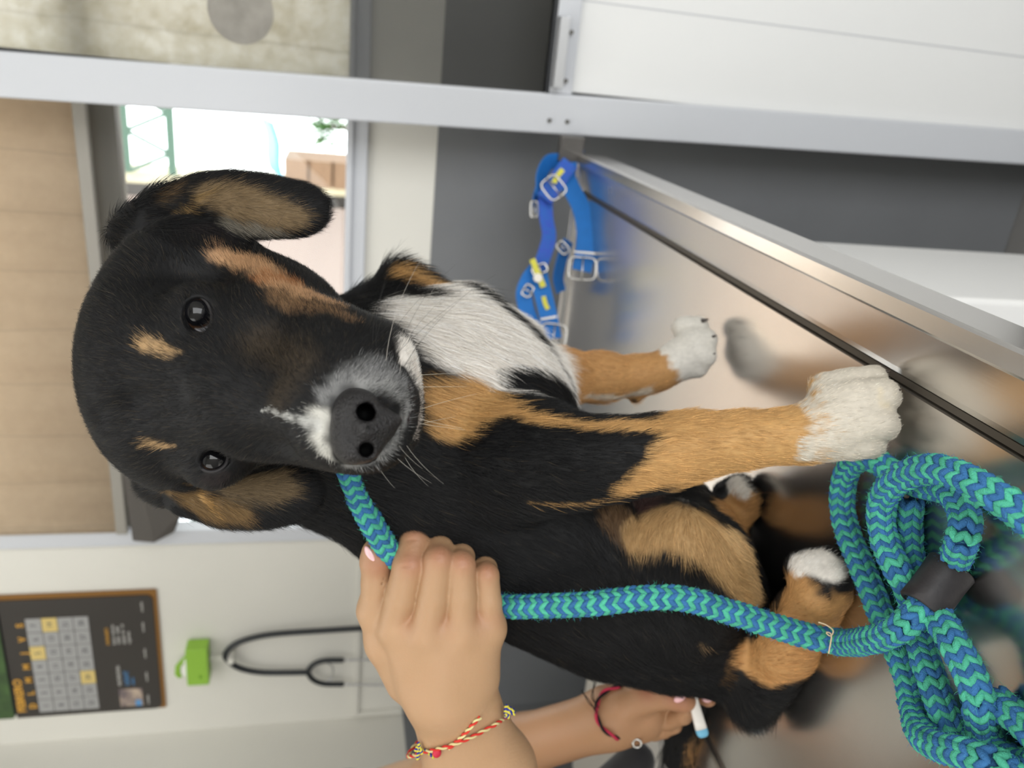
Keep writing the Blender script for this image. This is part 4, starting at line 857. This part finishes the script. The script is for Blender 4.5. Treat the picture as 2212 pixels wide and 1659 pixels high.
# ================================================================== THE HARNESS at the far corner of the table
hn = thing('dog_harness', 'bright blue webbing dog harness with metal buckles heaped at the far table corner', 'harness', tuple(G(1240, 480)))
M_web = mat('blue_webbing', rgb(24, 118, 205), .6, bump=.5, bscale=900, var=.12, vscale=60)
M_webp = mat('patterned_blue_webbing', rgb(30, 104, 190), .6, varcol=rgb(56, 84, 196), vscale=140, bump=.4, bscale=900)
M_yel = mat('yellow_print', rgb(210, 205, 70), .6); M_wp = mat('white_print', rgb(235, 230, 220), .6)
M_bk = mat('nickel_buckle', rgb(190, 188, 184), .25, metal=1)
def strap(name, pts, w, m, wd=None, n=40): 
    p3 = spline([P(*p) for p in pts], n); return MB().ribbon(p3, wd if wd is not None else -RT, w, .0018).build(name, m, hn, smooth=False)
# wide strap running forward from the corner, its end turned back through a buckle
strap('strap', [(1244, 318, 1.12), (1232, 345, 1.115), (1222, 372, 1.105), (1236, 410, 1.09), (1256, 450, 1.08), (1266, 500, 1.07), (1263, 550, 1.062), (1256, 585, 1.058)], .026, M_web, wd=DN*.95-RT*.25)
strap('strap', [(1244, 318, 1.12), (1215, 345, 1.12), (1185, 352, 1.115), (1168, 385, 1.105), (1166, 430, 1.09)], .024, M_web, wd=DN*.4-RT*.5+FW*.7)
strap('strap', [(1232, 352, 1.10), (1212, 378, 1.09), (1192, 408, 1.08), (1176, 430, 1.075)], .024, M_webp, wd=DN*.6-RT*.7)
strap('strap', [(1178, 425, 1.085), (1180, 470, 1.08), (1186, 510, 1.075), (1176, 550, 1.07), (1164, 580, 1.07)], .020, M_webp, wd=DN*.9+FW*.3)
strap('strap', [(1160, 580, 1.08), (1142, 605, 1.075), (1132, 640, 1.075), (1146, 690, 1.085), (1170, 730, 1.09)], .022, M_web, wd=DN*.8-RT*.5)
strap('strap', [(1162, 585, 1.075), (1172, 630, 1.065), (1184, 680, 1.06), (1194, 732, 1.055)], .024, M_web, wd=DN*.95-RT*.1)
strap('strap', [(1228, 520, 1.10), (1214, 560, 1.10), (1206, 600, 1.105), (1212, 630, 1.11)], .022, M_web, wd=DN*.6+FW*.7)
strap('strap', [(1166, 400, 1.11), (1158, 430, 1.11), (1160, 462, 1.105)], .018, M_web, wd=DN*.4+FW*.8)
for pts, w_ in (([(1150, 560), (1162, 590), (1174, 620)], .008), ([(1196, 395), (1206, 378), (1216, 366)], .007), ([(1174, 640), (1178, 656), (1184, 668)], .006)):
    MB().ribbon(spline([P(a, b, 1.058 if b > 500 else 1.066) for a, b in pts], 10), DN*.9-RT*.2, w_, .0006).build('printed_mark', M_yel, hn)
MB().tube([P(1162, 600, 1.056), P(1162, 600, 1.053)], .006, 16).build('metal_stud', M_wp, hn)
def buckle(ix, iy, t, w_, h_, ang, nm='buckle'):
    a = math.radians(ang); u_ = math.cos(a)*DN-math.sin(a)*RT; v_ = -math.sin(a)*DN-math.cos(a)*RT; c_ = P(ix, iy, t); pts = []
    for k in range(32):
        th = 2*PI*k/32; cx_, cy_ = math.cos(th), math.sin(th); pts.append(c_+u_*w_/2*math.copysign(abs(cx_)**.45, cx_)+v_*h_/2*math.copysign(abs(cy_)**.45, cy_))
    b_ = MB().tube(pts, .0014, 8, closed=True).build(nm, M_bk, hn, smooth=True)
    MB().tube([c_-v_*h_*.5-FW*.002, c_+v_*h_*.56-FW*.002], .0011, 8).build('tongue', M_bk, b_, smooth=True)
buckle(1258, 580, 1.05, .036, .030, 4); buckle(1196, 724, 1.05, .034, .030, 8)
buckle(1196, 405, 1.062, .026, .030, -38); buckle(1154, 452, 1.09, .010, .022, 0, 'ring'); buckle(1166, 582, 1.06, .020, .012, -25, 'ring'); buckle(1140, 628, 1.065, .016, .012, -60, 'ring'); buckle(1216, 535, 1.09, .012, .018, -40, 'ring')
MB().ribbon([P(1240, 544, 1.062), P(1286, 548, 1.058)], -RT, .003, .0012).build('keeper_loop', M_bk, hn); MB().ribbon([P(1168, 690, 1.055), P(1202, 684, 1.053)], -RT, .003, .0012).build('keeper_loop', M_bk, hn)
# ================================================================== THE PERSON holding the dog
per = thing('person', 'person in dark scrubs gripping the leash beside the table, cord bracelets on both wrists', 'person', (-.93, .5, 0))
M_hs = attrmat('human_skin', .48, .4, sss=.12, bump=.12, bscale=500)
SK = np.array([lin((176, 140, 107)), lin((164, 104, 82)), lin((164, 131, 95))])
pieces = []
def bounds(pts, pad): p = np.array(pts); return p.min(0)-pad, p.max(0)+pad
# --- right hand and forearm
RE = P(1150, 1960, .62)
Hp = dict(
 idx=[(852, 1358, .5225, .0112), (868, 1290, .515, .0110), (884, 1222, .512, .0108), (895, 1170, .520, .0100), (898, 1152, .536, .0090), (888, 1185, .549, .0080)],
 mid=[(922, 1366, .514, .0112), (937, 1290, .509, .0101), (947, 1212, .508, .0098), (950, 1187, .520, .0092), (945, 1215, .543, .0080)],
 rin=[(998, 1362, .515, .0108), (997, 1290, .511, .0098), (995, 1222, .511, .0096), (997, 1204, .522, .0088), (990, 1235, .544, .0080)],
 lit=[(1057, 1358, .522, .0100), (1054, 1300, .518, .0090), (1050, 1244, .518, .0086), (1048, 1228, .528, .0080), (1040, 1258, .546, .0075)],
 thb=[(880, 1470, .542, .0150), (838, 1385, .537, .0150), (812, 1318, .531, .0118), (816, 1255, .526, .0098), (812, 1210, .521, .0096), (808, 1190, .519, .0072)])
lo, hi = bounds([P(*p[:3]) for c_ in Hp.values() for p in c_]+[P(1000, 1620, .56), RE], .045)
def fine_axis(lo_, hi_, fl, fh, f, c): return grid_axis(lo_, hi_, fl, fh, c, f)
hl_, hh_ = bounds([P(*p[:3]) for c_ in Hp.values() for p in c_]+[P(985, 1560, .54)], .025)
HS = Sculpt(*[fine_axis(lo[i], hi[i], hl_[i], hh_[i], .0011, .003) for i in range(3)])
for a, b in (((938, 1500, .532, .0185), (853, 1352, .5232, .0112)), ((955, 1500, .529, .0185), (923, 1355, .5150, .0112)), ((975, 1500, .530, .0190), (998, 1352, .5158, .0108)), ((996, 1500, .535, .0180), (1056, 1345, .5225, .0100))): HS.cap(P(*a[:3]), P(*b[:3]), a[3], b[3], .012)
for x_, y_, t_ in ((888, 1400, .523), (960, 1400, .519), (1027, 1398, .523)): HS.cap(P(x_, y_-30, t_), P(x_+8, y_+60, t_+.008), .010, .012, .014)
E(950, 1425, .543, 100, 80, .0135, 0, .01, S=HS); E(930, 1365, .540, 90, 55, .011, 0, .008, S=HS)
for a, b, k in (((940, 1495, .534, .0195), (1003, 1659, .558, .0262), .012), ((1000, 1495, .536, .0190), (1070, 1659, .562, .0268), .012)): HS.cap(P(*a[:3]), P(*b[:3]), a[3], b[3], k)
HS.cap(P(1003, 1659, .558), RE, .0262, .036, .012); HS.cap(P(1070, 1659, .562), RE, .0268, .036, .012); E(1050, 1530, .538, 22, 26, .008, 0, .012, S=HS)
for nm in ('thb', 'idx', 'mid', 'rin', 'lit'):
    c_ = Hp[nm]; HS.chain([P(*p[:3]) for p in c_], [p[3] for p in c_], .006 if nm == 'thb' else .0016)
for p in ((854, 1362, .5185), (923, 1372, .5105), (998, 1370, .5115), (1058, 1364, .5195)): HS.ell(P(*p)+FW*.003, .0082, None, .010)
for a, b in (((870, 1212, .5015), (900, 1208, .5015)), ((868, 1224, .5015), (900, 1220, .5015)), ((878, 1168, .510), (908, 1162, .510)), ((936, 1204, .4982), (962, 1202, .4982)), ((984, 1218, .5012), (1008, 1216, .5012)), ((1040, 1240, .5092), (1060, 1236, .5092)), ((802, 1252, .5165), (826, 1250, .5165)), ((802, 1262, .5165), (826, 1262, .5165))): HS.cap(P(*a), P(*b), .0006, .0006, .0012, 'sub')
for a, b in (((912, 1368), (925, 1440)), ((985, 1368), (975, 1440))): pass
E(808, 1186, .5185, 16, 20, .006, 0, .004, S=HS)
V1, Q1 = HS.mesh(); V1 = relax(V1, Q1, 4); del HS
# --- left hand and forearm
LE = P(935, 1700, .86)
L_ = dict(thb=[(1350, 1520, .708, .0165), (1400, 1502, .700, .0135), (1440, 1500, .690, .0108), (1472, 1510, .684, .0090), (1482, 1514, .682, .0080)],
 idx=[(1400, 1530, .722, .0120), (1450, 1500, .716, .0100), (1500, 1492, .705, .0085), (1529, 1508, .695, .0076)],
 mid=[(1400, 1550, .725, .0120), (1445, 1553, .720, .0095), (1476, 1545, .705, .0080), (1486, 1532, .698, .0070)],
 rin=[(1390, 1560, .735, .0120), (1430, 1572, .735, .0095), (1455, 1566, .725, .0080)],
 lit=[(1380, 1570, .745, .0110), (1412, 1580, .748, .0085), (1436, 1578, .740, .0075)])
lo, hi = bounds([P(*p[:3]) for c_ in L_.values() for p in c_]+[LE], .045); hl_, hh_ = bounds([P(*p[:3]) for c_ in L_.values() for p in c_], .025)
HS = Sculpt(*[fine_axis(lo[i], hi[i], hl_[i], hh_[i], .0013, .003) for i in range(3)])
HS.cap(P(1318, 1540, .722), P(1385, 1532, .722), .0205, .0225, .01); HS.cap(P(1325, 1560, .726), P(1385, 1556, .730), .0180, .0195, .01)
HS.cap(P(1312, 1545, .722), P(1120, 1600, .765), .0205, .0215, .02); HS.cap(P(1318, 1560, .726), P(1125, 1622, .770), .0190, .0215, .02); HS.cap(P(1122, 1611, .767), LE, .0225, .036, .02)
for nm, c_ in L_.items(): HS.chain([P(*p[:3]) for p in c_], [p[3] for p in c_], .008 if nm == 'thb' else .002)
V2, Q2 = HS.mesh(); V2 = relax(V2, Q2, 3); del HS
# --- upper arms, trunk, neck, head, legs (outside the picture)
RS, LS_ = np.array([-.97, .34, 1.37]), np.array([-.97, .74, 1.37]); HD = np.array([-.93, .54, 1.62])
BS = Sculpt(np.arange(-1.20, -.55, .007), np.arange(.20, .92, .007), np.arange(.0, 1.80, .007))
BS.cap(RE, RS, .036, .046, .02); BS.cap(LE, LS_, .036, .046, .02)
BS.ell((-.98, .54, 1.22), (.105, .155, .22), None, .05); BS.ell((-.97, .54, .98), (.105, .150, .15), None, .05); BS.cap((-.97, .54, 1.38), (-.94, .54, 1.52), .058, .050, .04)
BS.ell(HD, (.095, .075, .115), None, .02); BS.ell(HD+np.array([.02, 0, -.06]), (.07, .055, .06), None, .03); BS.cap(HD+np.array([.088, 0, .01]), HD+np.array([.108, 0, -.02]), .010, .014, .012)
for s in (1, -1):
    BS.ell(HD+np.array([-.01, s*.074, -.01]), (.018, .010, .03), None, .006); BS.ell(HD+np.array([.092, s*.032, .012]), .016, None, .008, 'sub')
    BS.cap((-.97, .54+s*.085, .92), (-.96, .54+s*.09, .50), .082, .058, .03); BS.cap((-.96, .54+s*.09, .50), (-.98, .54+s*.095, .08), .056, .038, .02); BS.cap((-1.0, .54+s*.095, .04), (-.84, .54+s*.11, .035), .036, .03, .02)
    
BS.cap(HD+np.array([.087, -.022, -.062]), HD+np.array([.087, .022, -.062]), .005, .005, .004, 'sub')
V3, Q3 = BS.mesh(); V3 = relax(V3, Q3, 3); V3[:, 2] = np.maximum(V3[:, 2], .001); del BS
Vp = np.vstack([V1, V2, V3]); Qp = np.vstack([Q1, Q2+len(V1), Q3+len(V1)+len(V2)])
n1 = (vnoise(Vp, 55, 3)*.5+.5)[:, None]; colp = SK[0]*(1-n1*.35)+SK[2]*n1*.35
def blush(pts, r, a=.75, c_=SK[1]):
    global colp
    for p in pts:
        q = P(*p); d = np.linalg.norm(Vp-q, axis=1); w_ = (np.exp(-(d/r)**2)*a)[:, None]; colp = colp*(1-w_)+c_*w_
blush([(958, 1345, .512), (1028, 1340, .515), (1066, 1335, .52), (890, 1345, .515)], .008, .5); blush([(888, 1215, .503), (950, 1195, .50), (1002, 1208, .502), (1056, 1228, .51), (896, 1155, .515), (815, 1215, .515)], .009, .6); blush([(830, 1200, .52), (1475, 1512, .68), (1525, 1500, .69), (1400, 1490, .69), (1455, 1495, .68)], .009, .8)
colp[len(V1):len(V1)+len(V2)] *= np.array([1.0, .90, .86])
blush([(858, 1356, .515), (922, 1370, .51), (1000, 1368, .512), (1058, 1362, .52)], .005, .45, lin((238, 200, 160))); blush([(988, 1484, .51)], .0012, .9, lin((150, 96, 70)))
npmesh('body', Vp, Qp, M_hs, per, cols=colp)
bvp = BVHTree.FromPolygons(Vp.tolist(), Qp.tolist())
def Sp(ix, iy, off=.0006):
    d = Vector(ray(ix, iy)); h = bvp.ray_cast(cv, d.normalized())
    if h[0] is None: h = bvp.find_nearest(cv+d*.54)
    return np.array(h[0])+np.array(h[1])*off*(1 if np.array(h[1])@ray(ix, iy) < 0 else -1)
M_nail = mat('pink_nail', rgb(240, 186, 190), .2, coat=.6)
def nail(ix, iy, t, rx, ry, ang, tilt=(0, 0)): 
    R = irot(ang); R[:, 2] += R[:, 0]*tilt[0]+R[:, 1]*tilt[1]; R[:, 2] /= np.linalg.norm(R[:, 2]); R[:, 0] = np.cross(R[:, 1], R[:, 2]); R[:, 0] /= np.linalg.norm(R[:, 0]); R[:, 1] = np.cross(R[:, 2], R[:, 0])
    MB().ball(P(ix, iy, t), (rx*t/F, ry*t/F, .0016), 20, 12, R).build('fingernail', M_nail, per, smooth=True)
nail(799, 1200, .512, 10, 23, -25, (.6, 0)); nail(1469, 1507, .6715, 9, 15, 55); nail(1529, 1508, .6868, 9, 13, 75, (.3, 0))
# --- clothes
M_scrub = mat('black_printed_scrub', rgb(22, 20, 24), .8, varcol=rgb(26, 22, 28), vscale=30, sheen=.3)
t = NT(M_scrub); b = t.n['Principled BSDF']; vo = t.add('ShaderNodeTexVoronoi', Scale=22); tc = t.add('ShaderNodeTexCoord'); t.link(tc.outputs['Object'], vo.inputs['Vector']); rp = t.add('ShaderNodeValToRGB'); rp.color_ramp.elements[0].position = .18; rp.color_ramp.elements[0].color = rgb(150, 30, 86); rp.color_ramp.elements[1].position = .26; rp.color_ramp.elements[1].color = rgb(20, 18, 22); t.link(vo.outputs['Distance'], rp.inputs[0]); t.link(rp.outputs[0], b.inputs['Base Color'])
def mid(a, b, u): return a+(b-a)*u
CS = Sculpt(np.arange(-1.24, -.52, .007), np.arange(.16, .96, .007), np.arange(.80, 1.50, .007))
CS.cap(mid(RS, RE, .62), RS, .052, .060, .02); CS.cap(mid(LS_, LE, .62), LS_, .052, .060, .02)
CS.ell((-.98, .54, 1.22), (.122, .172, .225), None, .05); CS.ell((-.96, .54, .98), (.130, .172, .16), None, .05); CS.ell((-.97, .54, 1.46), (.07, .07, .09), None, .01, 'sub')
CS.cap((-.88, .60, .96), (-.735, .63, .888), .070, .022, .04)
V4, Q4 = CS.mesh(); V4 = relax(V4, Q4, 3); npmesh('scrub_top', V4, Q4, M_scrub, per); del CS
TS = Sculpt(np.arange(-1.14, -.78, .008), np.arange(.30, .80, .008), np.arange(.07, 1.02, .008))
for s in (1, -1): TS.cap((-.97, .54+s*.085, .92), (-.96, .54+s*.09, .50), .096, .074, .03); TS.cap((-.96, .54+s*.09, .50), (-.98, .54+s*.095, .10), .073, .062, .02)
TS.ell((-.97, .54, .92), (.118, .165, .09), None, .04)
V5, Q5 = TS.mesh(); V5 = relax(V5, Q5, 3); npmesh('trousers', V5, Q5, mat('black_trousers', rgb(26, 26, 30), .8), per); del TS
for s in (1, -1): 
    MB().ball((-.93, .54+s*.10, .042), (.125, .050, .042), 24, 12).build('shoe', mat('white_clog', rgb(225, 225, 225), .4), per, smooth=True)
HR = Sculpt(np.arange(-1.08, -.80, .006), np.arange(.42, .66, .006), np.arange(1.42, 1.78, .006))
HR.ell(HD+np.array([-.015, 0, .012]), (.102, .086, .120), None, .02); HR.ell(HD+np.array([-.085, 0, -.06]), (.04, .055, .10), None, .03); HR.ell(HD+np.array([.085, 0, -.03]), (.075, .07, .095), None, .01, 'sub')
V6, Q6 = HR.mesh(); V6 = relax(V6, Q6, 3); npmesh('hair', V6, Q6, mat('dark_brown_hair', rgb(52, 36, 28), .5), per); del HR
for s in (1, -1): MB().ball(HD+np.array([.084, s*.032, .012]), .012, 16, 10).build('eye', mat('eye_white', rgb(235, 232, 226), .2), per, smooth=True)
# --- bracelets
M_rc = attrmat('twisted_cord', .7, .2)
def cord(name, pts, r_s, r_off, turns, c1, c2, closed=False, parent=per, rng_=(0, 1)):
    p = spline(pts+([pts[0]] if closed else []), 220); T = np.gradient(p, axis=0); T /= np.linalg.norm(T, axis=1)[:, None]; n_ = np.cross(T, FW); n_ /= np.linalg.norm(n_, axis=1)[:, None]+1e-9; b_ = np.cross(T, n_); mb = MB(); cols = []
    for ph, cc in ((0, c1), (PI, c2)):
        a = np.linspace(0, turns*2*PI, len(p))+ph; n0 = len(mb.v); mb.tube(p+(np.cos(a)[:, None]*n_+np.sin(a)[:, None]*b_)*r_off, r_s, 8); cols += [lin(cc)]*(len(mb.v)-n0)
    return npmesh(name, mb.v, mb.f, M_rc, parent, cols=np.array(cols))
c0 = P(990, 1588, .5505); u_ = W((900, 1630, .55), (1085, 1552, .55)); 
loop = [Sp(906+178*k/14, 1624-72*k/14+9*math.sin(PI*k/14), .0019) for k in range(1, 14)]+[c0+u_*.038*math.cos(a)-FW*.034*math.sin(a) for a in np.linspace(0, -PI, 8)]
cord('bracelet', loop, .00075, .0007, 22, (196, 52, 44), (206, 190, 138), True)
cord('bracelet_strand', [Sp(968, 1614, .0014), Sp(985, 1600, .0012), Sp(1005, 1580, .0012), Sp(1022, 1560, .0012), Sp(1036, 1548, .0008)], .0008, .0007, 4, (206, 60, 50), (216, 206, 150))
kn = MB(); kn.ball(Sp(946, 1622, .002), (.0035, .0026, .003), 12, 8); kn.build('bracelet_knot', mat('crimson_thread', rgb(190, 26, 56), .6), per, smooth=True)
for (a_, b_), bs in (((905, 1618), ((905, 1606), (898, 1622), (903, 1640), (912, 1628), (938, 1636))), ((1088, 1545), ((1096, 1524), (1104, 1530), (1110, 1534), (1112, 1542), (1100, 1550)))):
    for i, q in enumerate(bs): cord('bracelet_tassel', [P(a_+4, b_+4, .530), P((a_+q[0])/2, (b_+q[1])/2-4, .528), P(q[0], q[1], .528)], .0007, .0006, 3, (40, 48, 140), (206, 196, 74))
lp2 = [Sp(1340, 1486, .0022), Sp(1312, 1496, .0022), Sp(1294, 1516, .0022), Sp(1291, 1545, .0022), Sp(1302, 1570, .0022), Sp(1326, 1588, .0022), P(1356, 1601, .712), P(1382, 1597, .725), P(1392, 1585, .750), P(1372, 1540, .768), P(1352, 1492, .758), P(1346, 1478, .735)]
cord('bracelet', lp2, .0013, .0010, 9, (186, 50, 76), (30, 26, 28), True)
cord('bracelet_tie', [P(1292, 1530, .695), P(1280, 1505, .690), P(1286, 1470, .70)], .0004, .0008, 1, (30, 26, 28), (30, 26, 28)); cord('bracelet_tie', [P(1290, 1540, .695), P(1272, 1515, .690), P(1256, 1490, .70)], .0004, .0008, 1, (30, 26, 28), (30, 26, 28))
chm = [P(1376+9*math.cos(a), 1606+9*math.sin(a), .704) for a in np.linspace(0, 2*PI, 17)[:-1]]; MB().tube(chm, .0011, 8, closed=True).build('bracelet_ring', M_bk, per, smooth=True)
# --- thermometer held in the left hand
th = thing('thermometer', 'white digital thermometer with a pale blue tip, held behind the dog rump', 'thermometer', tuple(P(1505, 1540, .683)))
d_ = W((1478, 1440, .684), (1520, 1594, .678)); A0, B0 = P(1484, 1462, .684), P(1514, 1573, .6785); B1 = P(1520, 1593, .678)
w_ = np.cross(d_, FW); w_ /= np.linalg.norm(w_); f_ = np.cross(d_, w_)
def bar(a, b, wa, wb, ta, tb, n=6, rnd=False):
    V = []; m = MB(); K_ = 20
    for i in range(n+1):
        u = i/n; c_ = a+(b-a)*u; s = 1.0 if not rnd else math.sqrt(max(.02, 1-max(0, (u-.45)/.56)**2))
        for k in range(K_):
            an = 2*PI*k/K_; ca, sa = math.cos(an), math.sin(an); V.append(c_+w_*math.copysign(abs(ca)**.5, ca)*(wa+(wb-wa)*u)*s+f_*math.copysign(abs(sa)**.6, sa)*(ta+(tb-ta)*u)*s)
    m.add(V, [(i*K_+k, i*K_+(k+1) % K_, i*K_+K_+(k+1) % K_, i*K_+K_+k) for i in range(n) for k in range(K_)]+[tuple(range(K_))[::-1], tuple(range(n*K_, n*K_+K_))]); return m
bar(A0, B0, .0034, .0052, .003, .0042).build('casing', mat('white_gloss_plastic', rgb(236, 232, 226), .3), th, smooth=True)
bar(B0, B1, .0052, .0052, .0042, .0042, 10, True).build('tip_cap', mat('pale_blue_plastic', rgb(110, 180, 214), .4), th, smooth=True)
